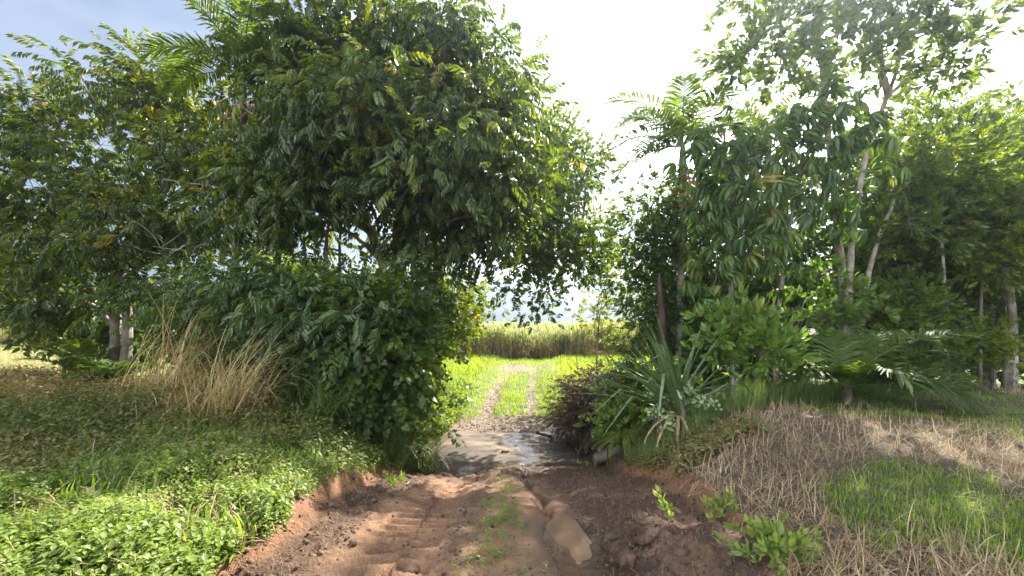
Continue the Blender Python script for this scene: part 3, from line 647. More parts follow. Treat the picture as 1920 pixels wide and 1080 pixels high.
for (lab, px, Yd, w) in (('bushy green growth crowding behind the slender trunks', 590, 14, 130), ('dense bush mass behind the feathery leaved tree', 380, 15, 150), ('leafy thicket behind the vine smothered shrub', 730, 13, 90)):
    plant('shrub', lab, 'shrub', [[(px, 690, Yd), (px + 5, 600, Yd), (px, 540, Yd)]],
          [(px - w * .5, 610, Yd, w * .6, 60, 1.2), (px + w * .5, 610, Yd, w * .6, 60, 1.2), (px, 575, Yd, w * .6, 50, 1.2), (px, 650, Yd - .5, w * .9, 40, 1.0)],
          'bush', 'fresh' if px == 590 else 'shade', 'darkbark', 1000, r0=.07, spread=.32, per=10, size=1.4, cap=20, trunk_name='stem')
# slender bare trunks behind the dome tree
for i, (a, b, Yd, r, lab) in enumerate(((522, 516, 10.5, .075, 'slender pale trunk rising beside the palm fronds under the dome tree'), (608, 628, 10.0, .07, 'mottled grey trunk leaning apart under the dome tree'), (634, 648, 10.4, .055, 'dark thin trunk close against the mottled grey one'), (570, 575, 12.0, .06, 'thin far trunk lit green from behind'))):
    plant('slender_tree', lab, 'tree', [[(a, 620, Yd), (a + 3, 500, Yd), ((a + b) / 2, 420, Yd), (b, 330, Yd), (b + 12, 230, Yd)]],
          [(b + 5, 240, Yd, 60, 45, .8), (b - 30, 300, Yd, 40, 35, .6)], 'glossy', 'glossy', 'palebark' if i != 2 else 'darkbark', 260, r0=r, cap=40, up=-.35)

# ---- right side
plant('broadleaf_tree', 'tallest pale trunked tree with an airy crown against the bright sky', 'tree',
      [[(1585, 705, 9.6), (1582, 600, 9.6), (1574, 480, 9.6), (1566, 380, 9.7), (1555, 250, 9.8), (1546, 130, 10), (1530, 20, 10)]],
      [(1450, 60, 9.8, 80, 60, 1.2), (1530, 20, 10, 80, 50, 1.3), (1400, 120, 9.8, 55, 40, .9), (1480, 140, 9.8, 70, 40, 1.0), (1430, -20, 9.8, 70, 50, 1.1), (1580, 60, 9.8, 70, 45, 1.2), (1600, -70, 10, 110, 70, 1.5), (1450, -110, 10, 100, 60, 1.4), (1580, 140, 10, 50, 35, .9)],
      'tall', 'fresh', 'palebark', 900, r0=.12, spread=.28, per=8, up=.0, cap=200, shell=.7)
plant('broadleaf_tree', 'leaning pale trunked tree forking into thin sparse boughs against the glare', 'tree',
      [[(1590, 660, 10.4), (1594, 520, 10.4), (1602, 400, 10.4), (1630, 270, 10.4), (1665, 180, 10.4), (1690, 110, 10.4), (1700, 30, 10.4)], [(1666, 180, 10.4), (1648, 90, 10.2), (1650, 20, 10.2)]],
      [(1700, 20, 10.2, 60, 50, 1.0), (1770, 60, 10.2, 60, 35, .9), (1790, 130, 10, 45, 25, .7), (1650, 90, 10, 45, 45, .8), (1740, 120, 10.3, 40, 20, .7), (1810, 30, 10, 40, 30, .7), (1720, -60, 10.2, 100, 50, 1.2)],
      'tall', 'fresh', 'palebark', 600, r0=.085, spread=.26, per=7, up=.0, cap=160, shell=.7, ground=False)
plant('umbrella_tree', 'young tree hung with big drooping whorled leaves beside the pandanus', 'tree',
      [[(1376, 700, 8.4), (1374, 590, 8.4), (1366, 470, 8.4), (1362, 350, 8.4), (1360, 250, 8.4)]],
      [(1350, 260, 8.4, 60, 40, .6), (1400, 300, 8.3, 55, 40, .6), (1320, 320, 8.3, 45, 40, .6), (1370, 370, 8.1, 75, 40, .6), (1420, 400, 8.1, 40, 45, .5), (1330, 430, 8.1, 50, 40, .5), (1385, 480, 8.0, 50, 45, .5), (1340, 510, 8.1, 40, 35, .5), (1420, 480, 8.1, 35, 35, .5)],
      'whorl', 'whorl', 'bark', 330, r0=.065, spread=.15, per=4, up=.12, size=.72, roll=.25, cap=300, shell=.8, limb_r=.3)
plant('umbrella_tree', 'slim leaning tree topped with whorled leaves left of the tallest trunk', 'tree',
      [[(1456, 690, 9.2), (1458, 590, 9.2), (1474, 470, 9.2), (1486, 400, 9.2), (1510, 310, 9.2), (1530, 230, 9.2)]],
      [(1520, 210, 9, 70, 45, .8), (1450, 270, 9, 60, 40, .7), (1570, 260, 9, 55, 50, .7), (1500, 330, 8.9, 70, 50, .7), (1590, 330, 9, 50, 40, .7), (1450, 380, 9, 50, 40, .6), (1550, 400, 9, 55, 45, .6)],
      'whorl', 'whorl', 'palebark', 300, r0=.06, spread=.18, per=4, up=.12, size=.75, roll=.25, cap=260, shell=.8, limb_r=.3)
plant('slender_tree', 'crooked pale tree whose trunk bends right behind the umbrella leaves', 'tree',
      [[(1616, 690, 10.8), (1622, 550, 10.8), (1645, 450, 10.8), (1675, 380, 10.8), (1682, 320, 10.8), (1730, 275, 10.8)]],
      [(1720, 300, 10.6, 90, 50, 1.0), (1660, 330, 11, 60, 50, .9), (1780, 330, 10.6, 70, 50, .9), (1700, 420, 10.6, 80, 50, .9)],
      'small', 'fresh', 'palebark', 950, r0=.075, spread=.28, cap=90, ground=False)
plant('broadleaf_tree', 'dark vine draped tree standing at the edge of the grassy gap', 'tree',
      [[(1255, 720, 11), (1250, 600, 11), (1235, 500, 11), (1225, 400, 11)]],
      [(1215, 390, 11, 45, 50, .8), (1200, 450, 10.8, 40, 50, .7), (1240, 480, 10.8, 55, 55, .8), (1195, 530, 10.8, 35, 50, .6), (1225, 590, 10.6, 50, 50, .7), (1270, 560, 10.8, 50, 60, .8), (1280, 420, 11.2, 55, 60, .9), (1210, 640, 10.6, 40, 35, .5)],
      'small', 'shade', 'darkbark', 2000, r0=.09, spread=.22, per=10, up=-.35, size=.85, cap=160)
plant('small_tree', 'pale yellow green loose tree out in the gap behind the dark palm fronds', 'tree',
      [[(1118, 690, 17), (1122, 620, 17), (1130, 560, 17)]],
      [(1115, 590, 17, 34, 38, .9), (1135, 545, 17, 35, 35, .9), (1140, 620, 17, 40, 32, .9), (1160, 490, 17, 45, 45, 1.0), (1175, 560, 17, 45, 50, 1.0)],
      'bush', 'yellow', 'bark', 750, r0=.045, spread=.26, per=7, cap=60, size=.9, tint=(.6, .2), shell=.6)
# forest of the right side
bgR = [
    ('broad dark crown behind the umbrella tree', 1330, 13.0, 330, 90, 'shade', 'small', 1.25),
    ('deep green tree behind the tallest pale trunk', 1500, 13.5, 420, 100, 'shade', 'small', 1.35),
    ('bushy tree with a rounded top beyond the leaning trunk', 1700, 14.5, 260, 95, 'fresh', 'small', 1.35),
    ('sunlit yellow green tree at the forest edge', 1800, 12.0, 370, 85, 'yellow', 'small', 1.1),
    ('bright leafy tree leaning out from the forest wall', 1890, 10.8, 370, 70, 'yellow', 'small', 1.0),
    ('rounded mid green tree at the end of the forest wall', 1930, 14.5, 250, 110, 'fresh', 'small', 1.35),
    ('shaded tree behind the white mottled trunk', 1690, 12.6, 450, 80, 'shade', 'small', 1.2),
    ('leafy tree filling the gap right of the leaning trunk', 1620, 13.0, 250, 80, 'fresh', 'small', 1.25),
    ('tall round tree behind the yellow green forest edge', 1790, 13.4, 215, 85, 'fresh', 'small', 1.3),
    ('last tall tree of the forest wall with a leafy rounded top', 1890, 13.2, 225, 85, 'yellow', 'small', 1.25),
    ('green tree hidden behind the palm with flattened fronds', 1410, 13.6, 240, 80, 'fresh', 'small', 1.3),
    ('high leafy tree standing just beyond the leaning pale trunk', 1710, 13.8, 190, 85, 'fresh', 'small', 1.35),
    ('feathery topped tall tree above the sunlit yellow green one', 1850, 14.2, 190, 90, 'fresh', 'small', 1.35),
    ('pale topped tree rising over the forest wall', 1830, 17.0, 250, 70, 'fresh', 'small', 1.6),
]
for lab, px, Yd, topy, w, mt, tp, sz in bgR:
    bl = []
    y = topy + 30; k = 0
    low_y = 640 if px < 1760 else 520
    while y < low_y:
        ww = w * (.6 if y < topy + 60 else 1.0)
        bl.append((px - ww * .5, y + 10 * (k % 2), Yd, ww * .62, 52, 1.2)); bl.append((px + ww * .5, y + 14 * ((k + 1) % 2), Yd, ww * .62, 52, 1.2)); y += 72; k += 1
    plant('forest_tree', lab, 'tree', [[(px, 700, Yd), (px + 8, 600, Yd), (px - 6, 500, Yd), (px + 6, (topy + 500) / 2, Yd), (px, topy + 50, Yd)]], bl, tp, mt, 'bark' if mt != 'shade' else 'darkbark', 1150, r0=.11, spread=.34, per=11, size=sz, cap=70, group='forest trees behind the right clearing')
# low dark thicket closing off the forest floor
for lab, px, Yd, w in (('low dark thicket behind the pandanus', 1320, 11.5, 90), ('low dark thicket behind the light green shrub', 1470, 11.8, 90), ('dark undergrowth behind the sprawling palm', 1640, 11.4, 95), ('shadowed undergrowth behind the thin bare saplings', 1800, 13.2, 110), ('dusky bush at the far end of the mown clearing', 1925, 13.6, 90), ('deep shaded bush mass far behind the pandanus stump', 1300, 15.5, 100), ('deep shaded bush mass far behind the umbrella tree', 1420, 16, 100), ('deep shaded bush mass far behind the tallest trunk', 1560, 16, 110), ('deep shaded bush mass far behind the leaning trunk', 1710, 16, 110), ('deep shaded bush mass far behind the bare saplings', 1860, 16, 110), ('deep shaded bush mass behind the pale ringed trunk', 1990, 15.5, 100)):
    plant('shrub', lab, 'shrub', [[(px, 700, Yd), (px + 4, 640, Yd), (px, 590, Yd)]],
          [(px - w * .45, 620, Yd, w * .6, 55, .9), (px + w * .45, 610, Yd, w * .6, 60, .9), (px, 560, Yd, w * .7, 50, .9), (px, 670, Yd, w * .9, 34, .8)], 'bush', 'shade', 'darkbark', 800, r0=.05, spread=.3, size=1.3, cap=30, trunk_name='stem', group='undergrowth along the right forest edge')
plant('shrub', 'light green broad leaved shrub on one thin straight stem in the bank grass', 'shrub',
      [[(1375, 762, 7.4), (1374, 690, 7.4), (1372, 640, 7.4), (1378, 600, 7.4)], [(1376, 720, 7.4), (1420, 680, 7.3), (1450, 650, 7.3)]],
      [(1345, 612, 7.4, 36, 28, .4), (1385, 615, 7.3, 50, 30, .45), (1440, 640, 7.2, 45, 32, .4), (1350, 650, 7.3, 40, 28, .4), (1420, 660, 7.2, 45, 24, .4), (1455, 675, 7.3, 35, 20, .35)],
      'shrub', 'shrub', 'palebark', 230, r0=.026, spread=.14, per=4, up=.45, size=.95, cap=300, trunk_name='stem', shell=.7)
plant('sapling', 'young sapling with rounded leaves in front of the tallest pale trunk', 'sapling',
      [[(1480, 735, 8.8), (1490, 640, 8.8), (1510, 560, 8.9), (1540, 500, 9)]],
      [(1540, 510, 8.9, 40, 26, .4), (1580, 560, 9, 40, 35, .4), (1500, 590, 8.8, 40, 30, .4), (1560, 600, 9, 40, 26, .4), (1620, 590, 9.2, 40, 30, .4), (1500, 650, 8.8, 30, 26, .35)],
      'big', 'shrub', 'bark', 230, r0=.024, spread=.16, per=4, size=.62, cap=230, trunk_name='stem', tint=(.3, .15))
plant('shrub', 'mixed small leaved bush to the right of the sprawling palm', 'shrub',
      [[(1700, 735, 9.6), (1700, 690, 9.6), (1690, 630, 9.6)]],
      [(1680, 590, 10, 55, 45, .6), (1720, 640, 9.8, 55, 45, .6), (1760, 690, 9.8, 40, 35, .5), (1700, 700, 9.6, 40, 25, .4), (1730, 560, 10.2, 50, 40, .6)],
      'bush', 'fresh', 'darkbark', 750, r0=.035, spread=.2, per=8, cap=120, trunk_name='stem')
plant('sapling', 'thin sapling holding flat tiers of yellow green leaves', 'sapling',
      [[(1866, 725, 10.2), (1864, 680, 10.2), (1862, 640, 10.2)]],
      [(1830, 640, 10.2, 40, 14, .4), (1880, 650, 10, 40, 14, .4), (1860, 625, 10.2, 40, 12, .4), (1890, 680, 10, 26, 12, .3)],
      'bush', 'yellow', 'bark', 170, r0=.03, spread=.16, per=6, cap=120, trunk_name='stem')
for i, (a, b, Yd, r, bk, lab) in enumerate(((1776, 1768, 11.0, .065, 'palebark', 'white mottled trunk half hidden in dark leaves'), (1902, 1890, 11.6, .085, 'palebark', 'pale ringed trunk leaning at the end of the clearing'), (1838, 1842, 11.2, .05, 'bark', 'thin straight bare pole trunk in the forest shade'), (1886, 1880, 12.2, .05, 'bark', 'slim greenish trunk next to the pale ringed one'), (1862, 1850, 12.5, .06, 'bark', 'grey trunk set deeper between the bare poles'))):
    plant('slender_tree', lab, 'tree', [[(a, 715, Yd), (a, 620, Yd), ((a + b) / 2, 540, Yd), (b, 440, Yd), (b + 4, 330, Yd)]],
          [(b, 360, Yd, 60, 40, .8), (b + 20, 430, Yd, 50, 35, .7)], 'small', 'fresh', bk, 240, r0=r, cap=20, ground=True)
plant('shrub', 'dead brown brush heaped at the right bank of the ford', 'brush',
      [[(1120, 815, 10.8), (1125, 760, 10.8), (1130, 720, 10.8)]],
      [(1100, 735, 12.2, 40, 40, .6), (1080, 780, 12, 30, 26, .5), (1085, 770, 11.6, 38, 32, .5), (1120, 750, 11.2, 45, 45, .6), (1140, 790, 10.4, 40, 35, .5), (1150, 720, 11.4, 40, 36, .6), (1070, 795, 11.4, 30, 20, .4), (1110, 810, 10.6, 40, 20, .4)],
      'fine', 'brown', 'darkbark', 2200, r0=.02, spread=.2, per=8, size=.8, up=-.1, cap=60, trunk_name='stem')
plant('shrub', 'small yellow green leafy shrub in front of the dead brown brush', 'shrub',
      [[(1140, 815, 8.8), (1145, 775, 8.8), (1140, 740, 8.8)]],
      [(1135, 745, 8.9, 22, 18, .25), (1160, 760, 8.7, 26, 24, .3), (1130, 785, 8.7, 26, 20, .3), (1165, 800, 8.5, 28, 18, .3)],
      'bush', 'shrub', 'darkbark', 110, r0=.018, spread=.12, per=4, size=.8, cap=110, trunk_name='stem', tint=(.75, .2))
plant('vine', 'pale grey green large leaved vine spilling onto the bank grass below the pandanus', 'vine',
      [[(1235, 790, 7.2), (1255, 755, 7.1), (1275, 725, 7.0)], [(1240, 790, 7.1), (1310, 745, 7.1), (1360, 730, 7.1)]],
      [(1240, 760, 7.0, 26, 18, .25), (1268, 725, 7.0, 16, 22, .18), (1295, 740, 7.0, 24, 14, .2), (1340, 732, 7.1, 26, 10, .2), (1225, 785, 6.9, 22, 10, .2)],
      'heart', 'pale', 'twig', 44, r0=.012, spread=.08, per=4, up=-.2, size=.6, cap=64, trunk_name='stem', limbs=False, roll=.7)

# ---- leaves: those that show are parts of their own, the rest of a crown is one mass
cell = 13.0
zb = {}
for k, d in enumerate(PLANTS):
    px, py = pix(d['p'][:, 0], d['p'][:, 1] - .12, d['p'][:, 2]); dep = d['p'][:, 1]
    d['show'] = np.zeros(len(px), bool); d['area'] = d['s'] / dep
    ins = np.where((px > 5) & (px < 1915) & (py > 5) & (py < 1075))[0]
    for i in ins:
        key = (int(px[i] // cell), int(py[i] // cell)); v = zb.get(key)
        if v is None or dep[i] < v[0]: zb[key] = (dep[i], k, i)
for dep, k, i in zb.values(): PLANTS[k]['show'][i] = True
n_leaf_parts = 0
for k, d in enumerate(PLANTS):
    sh = np.where(d['show'])[0]; sh = sh[np.argsort(-d['area'][sh])][:d['cap']]
    rest = np.ones(len(d['p']), bool); rest[sh] = False
    variants = []
    for t in d['tpl']:
        for dt in (.25, .42, .6, .85):
            V, F, T = t; variants.append(mesh('leaf', V, F, np.clip(T + dt, 0, 1))); variants[-1].materials.append(d['mat'])
    for i in sh:
        j = int(rng.integers(0, len(d['tpl']))) * 4 + int(np.argmin(np.abs(np.array([.25, .42, .6, .85]) - d['t'][i])))
        o = bpy.data.objects.new('leaf', variants[j]); C.objects.link(o); o.parent = d['root']
        mw = Matrix(d['R'][i].tolist()).to_4x4() @ Matrix.Scale(float(d['s'][i]), 4); mw.translation = Vector(d['p'][i] - d['base'])
        o.matrix_local = mw
    n_leaf_parts += len(sh)
    if rest.any():
        V, F, T = scatter_multi(d['tpl'], d['p'][rest] - d['base'], d['R'][rest], d['s'][rest], d['t'][rest])
        link('crown', mesh('crown', V, F, T), d['mat'], d['root'], kind='stuff')
print('leaf parts', n_leaf_parts, 'sprays', sum(len(d['p']) for d in PLANTS))

# ------------------------------------------------------------------ palms
def frond(o, az, el, Lg, droop, n=46, ll=.56, lw=.042, hang=.5, tint=.45, vshape=.35, dead=False):
    t = np.linspace(0, 1, 16); h = np.array([math.sin(az), math.cos(az), 0.0])
    ang = el - droop * t ** 1.4
    st = Lg / 15; pts = np.zeros((16, 3)); pts[0] = o
    for i in range(15): pts[i + 1] = pts[i] + st * (h * math.cos(ang[i]) + np.array([0, 0, math.sin(ang[i])]))
    V, F, T = tube(pts, np.linspace(.022, .004, 16) * (Lg / 2.2) ** .5, 4); out = [(V, F, np.full(len(V), .75))]
    side = np.array([h[1], -h[0], 0.0])
    for i in range(n):
        u = .14 + .85 * i / (n - 1); f = u * 15; k = min(int(f), 14); p = pts[k] * (1 - (f - k)) + pts[k + 1] * (f - k)
        d = unit(pts[k + 1] - pts[k]); nrm = np.cross(side, d); nrm = -nrm if nrm[2] < 0 else nrm
        Lk = ll * (.45 + .75 * math.sin(math.pi * (.12 + .78 * u))) * rng.uniform(.85, 1.1)
        for s in (-1, 1):
            fw = .35 + .9 * u * u + jit(.08)
            dr = unit(side * s + d * fw + nrm * (vshape + jit(.12)))
            m1 = p + dr * Lk * .5; m1[2] -= hang * Lk * .10
            tip = p + dr * Lk * .95; tip[2] -= hang * Lk * .5
            wv = unit(np.cross(dr, nrm)) * lw * .5
            Vl = np.array([p - wv * .4, p + wv * .4, m1 - wv, m1 + wv, tip]); Fl = np.array([[0, 1, 3], [0, 3, 2], [2, 3, 4]])
            out.append((Vl, Fl, np.full(5, np.clip(tint + jit(.1), 0, 1))))
    return cat(out)
def palm(label, base, top, r, fr, mat='palm', shaft=.9, group=None, bark='ringbark', tint=.45, name='palm_tree', category='palm', inflo=False):
    base = np.asarray(base, float); top = np.asarray(top, float)
    root = thing(name, label, category, base, group)
    if np.linalg.norm(top - base) > .25:
        sp = smooth_path([base * 0, (top - base) * .5 + np.array([.05, 0, 0]), top - base], 46); rr = r * (1 + .06 * (np.arange(46) % 2)) * (1 + .3 * np.exp(-np.linspace(0, 9, 46)))
        V, F, T = tube(sp, rr, 10); link('trunk', mesh('trunk', V, F, T, True), M[bark], root)
        if shaft > 0:
            V, F, T = tube(smooth_path([top - base, top - base + np.array([0, 0, shaft * .5]), top - base + np.array([0, 0, shaft])], 8), np.array([1.15, 1.25, 1.2, 1.1, 1, .9, .75, .6]) * r, 10)
            link('crownshaft', mesh('crownshaft', V, F, T, True), M['shaft'], root)
    o = top - base + np.array([0, 0, max(shaft, 0) * .92])
    for f in fr:
        az, el, Lg, dr = f[:4]; kw = f[4] if len(f) > 4 else {}
        mt = kw.pop('mat', mat) if kw else mat; nm = kw.pop('name', 'frond') if kw else 'frond'
        V, F, T = frond(o, R_(az), R_(el), Lg, R_(dr), tint=kw.pop('tint', tint), **kw)
        link(nm, mesh(nm, V, F, T), M[mt], root, label=('dead dry frond' if nm == 'dead_frond' else None))
    if inflo:
        pc = []
        for k in range(46):
            a = rng.uniform(0, 6.28); q = np.array([math.sin(a) * rng.uniform(.1, .45), math.cos(a) * rng.uniform(.1, .45), -rng.uniform(.3, .9)])
            s0 = top - base; pc.append(tube(smooth_path([s0, s0 + q * np.array([.8, .8, .2]), s0 + q], 5), np.linspace(.014, .006, 5), 4))
        V, F, T = cat(pc); link('flower_stalk', mesh('flower_stalk', V, F, T, True), M['flower'], root)
    return root
M['flower'] = barkmat('palm flower', (.34, .16, .08), (.5, .28, .14), 12)
def gpt(px, Yd): x = (px - 960) / FOC * Yd; return np.array([x, Yd, G(x, Yd)])
def fan(count, el, dr, Lg, start=0, span=360, **kw):
    return [(start + span * i / count + jit(8), el + jit(9), Lg * rng.uniform(.85, 1.1), dr + jit(10), dict(kw)) for i in range(count)]
palm('feather palm with a broken dead frond rising above the canopy', gpt(425, 9.3), P(454, 195, 9.3), .075,
     [(215, 66, 2.0, 70), (255, 70, 2.2, 55), (285, 50, 2.1, 95), (330, 72, 2.2, 60), (20, 60, 2.3, 70), (70, 62, 2.4, 65), (100, 48, 2.2, 80), (140, 55, 2.2, 80), (180, 75, 2.1, 45), (270, 10, 1.6, 60), (80, 25, 2.0, 70), (240, 30, 1.7, 80),
      (275, 66, 2.4, 12, dict(name='dead_frond', mat='golden', n=18, ll=.35, lw=.03, hang=1.2, tint=.3))], shaft=.7, inflo=True)
palm('feather palm with curved fronds reaching into the bright gap', gpt(1262, 10.6), P(1280, 330, 10.6), .085,
     [(250, 45, 2.0, 95), (275, 30, 2.1, 100), (290, 12, 1.9, 90), (300, 60, 2.0, 80), (230, 10, 1.8, 70), (340, 72, 2.2, 50), (10, 75, 2.2, 45), (60, 55, 2.1, 80), (200, 60, 2.0, 85), (160, 50, 2.0, 90), (100, 40, 2.1, 90), (260, -5, 1.7, 60), (265, 62, 2.3, 85)], shaft=.8, inflo=True)
palm('feather palm with flattened dark fronds behind the umbrella tree', gpt(1440, 12.4), P(1440, 290, 12.4), .08,
     fan(9, 30, 60, 2.1, 0, 360), shaft=.7)
palm('half hidden palm with low green fronds under the dome tree', gpt(545, 11.4), P(545, 560, 11.4), .06, fan(8, 55, 85, 1.7), shaft=.2, tint=.6)
# stemless palms near the ground
def low_palm(label, px, Yd, h, fr, **k):
    b = gpt(px, Yd); palm(label, b, b + np.array([0, 0, h]), .06, fr, shaft=0, name='palm_shrub', bark='darkbark', **k)
low_palm('sprawling palm with long arching fronds sweeping onto the mown clearing', 1585, 7.6, .30,
         [(100, 42, 2.2, 70), (125, 30, 1.9, 75), (78, 48, 2.3, 60), (60, 55, 2.1, 70), (150, 35, 1.5, 85), (255, 45, 1.2, 90), (290, 55, 1.3, 80), (110, 55, 2.3, 80), (95, 25, 2.0, 50), (20, 62, 1.6, 60), (135, 22, 1.7, 65), (175, 50, 1.3, 95)], tint=.5)
low_palm('small palm fan growing near the spreading tree trunk', 150, 11.0, .15, fan(9, 58, 60, 1.2, 200, 320, ll=.45), tint=.65)
low_palm('grey green palm tuft by the foot of the spreading tree', 215, 10.4, .1, fan(8, 50, 75, 1.15, 60, 330, ll=.42), tint=.45)
low_palm('dark palm fronds arching into the gap above the brown brush', 1215, 9.6, 1.0, [(270, 40, 1.3, 90), (285, 20, 1.2, 80), (255, 5, 1.1, 75), (300, 45, 1.2, 80), (240, 30, 1.1, 100), (200, 45, 1.0, 90), (330, 60, 1.1, 70)], tint=.2)
low_palm('greyish palm tuft at the foot of the pandanus', 1205, 8.6, .2, [(250, 45, .9, 120), (275, 55, .9, 120), (230, 50, .8, 110), (300, 60, .8, 90), (190, 50, .7, 100)], tint=.75)
low_palm('spiky pale rosette plant at the forest edge by the bare poles', 1813, 9.3, .05, fan(12, 45, 40, .36, 0, 360, n=4, ll=.10), tint=.95)

# dead frond sheath hanging by the gap
V, F, T = tube(smooth_path([[-.12, 0, 1.75], [-.06, 0, 1.2], [.04, 0, .6], [.02, 0, 0]], 14), np.interp(np.linspace(0, 1, 14), [0, .08, .3, 1], [.015, .06, .09, .12]), 9, .08)
bz = gpt(1246, 9.8); z0 = P(1246, 655, 9.8)[2]
rt = thing('dead_trunk', 'red brown rotting stump trunk in the shade behind the pandanus', 'stump', (bz[0], bz[1], bz[2]))
V[:, 2] = V[:, 2] * (z0 + 1.75 - bz[2]) / 1.75
link('trunk', mesh('trunk', V, F, T, True), M['redbark'], rt)

# ------------------------------------------------------------------ pandanus with strap leaves
def strap(o, az, el, Lg, W, bend, kink=None):
    n = 10; h = np.array([math.sin(az), math.cos(az), 0]); p = np.array(o, float); pts = [p]
    for i in range(n):
        t = i / n; a = el - bend * t ** 1.5
        if kink and t > kink[0]: a = el - kink[1]
        p = p + Lg / n * (h * math.cos(a) + np.array([0, 0, math.sin(a)])); pts.append(p)
    pts = np.array(pts); d = unit(np.gradient(pts, axis=0)); side = np.array([h[1], -h[0], 0.0]); nrm = np.cross(side, d)
    w = W * .5 * np.interp(np.linspace(0, 1, n + 1), [0, .1, .55, .9, 1], [.8, 1, .85, .35, .04])[:, None]
    V = np.concatenate([pts - side * w + nrm * w * .5, pts, pts + side * w + nrm * w * .5]); m = n + 1
    F = []
    for i in range(n):
        for k in (0, m): F += [[k + i, k + m + i, k + m + i + 1], [k + i, k + m + i + 1, k + i + 1]]
    return V, np.array(F)
pb = gpt(1272, 7.1); proot = thing('pandanus', 'stiff pandanus plant with long blue green strap leaves fanning over the bank', 'pandanus', pb)
V, F, T = tube(smooth_path([[0, 0, -.1], [.05, 0, .4], [.0, 0, .75]], 8), np.linspace(.10, .07, 8), 8, .06); link('trunk', mesh('trunk', V, F, T, True), M['bark'], proot)
for i in range(62):
    az = R_(rng.choice([270, 90, 260, 250, 300, 0, 290]) + rng.normal(0, 30)); el = R_(rng.uniform(12, 88)); Lg = rng.uniform(1.1, 1.9)
    kk = (rng.uniform(.45, .7), R_(rng.uniform(60, 110))) if rng.random() < .2 else None
    V, F = strap([0, 0, rng.uniform(.35, .75)], az, el, Lg, rng.uniform(.065, .09), R_(rng.uniform(3, 32)), kk)
    link('leaf', mesh('leaf', V, F, np.clip(np.full(len(V), rng.normal(.5, .2)), 0, 1)), M['pand'], proot)
for i in range(5):
    V, F = strap([0, 0, .5], R_(rng.uniform(180, 320)), R_(-10), .9, .06, R_(70)); link('dead_leaf', mesh('dead_leaf', V, F, np.full(len(V), .4)), M['straw'], proot, label='dead hanging strap leaf')

# ------------------------------------------------------------------ grasses and low cover
def blade(segs=3, bend=.5, W=.01):
    """unit blade of height 1, bending towards +Y"""
    t = np.linspace(0, 1, segs + 1); a = math.pi / 2 - bend * 1.6 * t; y = np.concatenate([[0], np.cumsum(np.cos(a[1:])) / segs]); z = np.concatenate([[0], np.cumsum(np.sin(a[1:])) / segs])
    V = []; F = []
    for i in range(segs): w = W * (1 - .75 * t[i] ** 2) / 2; V += [[-w, y[i], z[i]], [w, y[i], z[i]]]
    V.append([0, y[-1], z[-1]])
    for i in range(segs - 1): F += [[2 * i, 2 * i + 1, 2 * i + 3], [2 * i, 2 * i + 3, 2 * i + 2]]
    F.append([2 * segs - 2, 2 * segs - 1, 2 * segs]); return np.array(V, float), np.array(F), np.zeros(2 * segs + 1)
def yaw_lean(n, lean=.25):
    a = rng.uniform(0, 2 * math.pi, n); b = rng.normal(0, lean, n); ca, sa, cb, sb = np.cos(a), np.sin(a), np.cos(b), np.sin(b)
    Rm = np.zeros((n, 3, 3)); Rm[:, 0, 0] = ca; Rm[:, 0, 1] = -sa * cb; Rm[:, 0, 2] = sa * sb; Rm[:, 1, 0] = sa; Rm[:, 1, 1] = ca * cb; Rm[:, 1, 2] = -ca * sb; Rm[:, 2, 1] = sb; Rm[:, 2, 2] = cb
    return Rm
def sample(n, x0, x1, y0, y1, power=1.6):
    u = rng.random(n); k = 1 - power
    y = (y0 ** k + u * (y1 ** k - y0 ** k)) ** (1 / k); f = rng.random(n)
    lim0 = np.maximum(x0, -1.26 * y - .5); lim1 = np.minimum(x1, 1.26 * y + .5)
    x = x0 + (x1 - x0) * f; ok = (x > lim0) & (x < lim1); return x[ok], y[ok]
def cover(name, tpls, mat, x, y, size, tint, lean=.25, aspect=None):
    if len(x) == 0: return
    z = gz(x, y); p = np.stack([x, y, z - .005], 1); s = size
    if aspect is not None: s = np.stack([aspect, aspect, size], 1)
    V, F, T = scatter_multi(tpls, p, yaw_lean(len(x), lean), s, np.clip(tint, 0, 1))
    link(name, mesh(name, V, F, T), M[mat], kind='stuff')
B_green = [blade(3, b, .014) for b in (.2, .4, .65, .9)]
B_lawn = [blade(3, b, .085) for b in (.35, .65, .95)]; B_mead = [blade(2, b, .11) for b in (.25, .5, .8)]
def matted(b, el, W=.02):
    V, F, T = blade(4, b, W); return V @ rot('x', -R_(90 - el)).T, F, T
B_straw = [matted(b, el) for b, el in ((.5, 38), (.9, 50), (.3, 18), (.7, 28), (-.3, 8), (1.1, 60))]
def sprig(n, h, ls, lw):
    out = []
    for i in range(n):
        t = (i + 1) / n; a = i * 2.4 + jit(.3); Rm = rot('z', a) @ rot('x', R_(15 - 20 * t + jit(18)))
        out.append(moved(leaf(ls * rng.uniform(.7, 1.1), lw, .25, .12, None, .5), Rm, (jit(.02), jit(.02), h * t), jit(.08)))
    return cat(out)
SPR = [sprig(10, h, l, w) for h, l, w in ((.12, .029, .020), (.15, .038, .025), (.10, .021, .016), (.12, .026, .015), (.18, .024, .016))]; SPR_S = [sprig(9, .12, .04, .022) for _ in range(5)]
SPR_T = [sprig(10, .17, .035, .018) for _ in range(4)]
def bank_side(x, y): return edge_d(x, y) + vnoise(x * 2.2, y * 2.2, 50) * .22
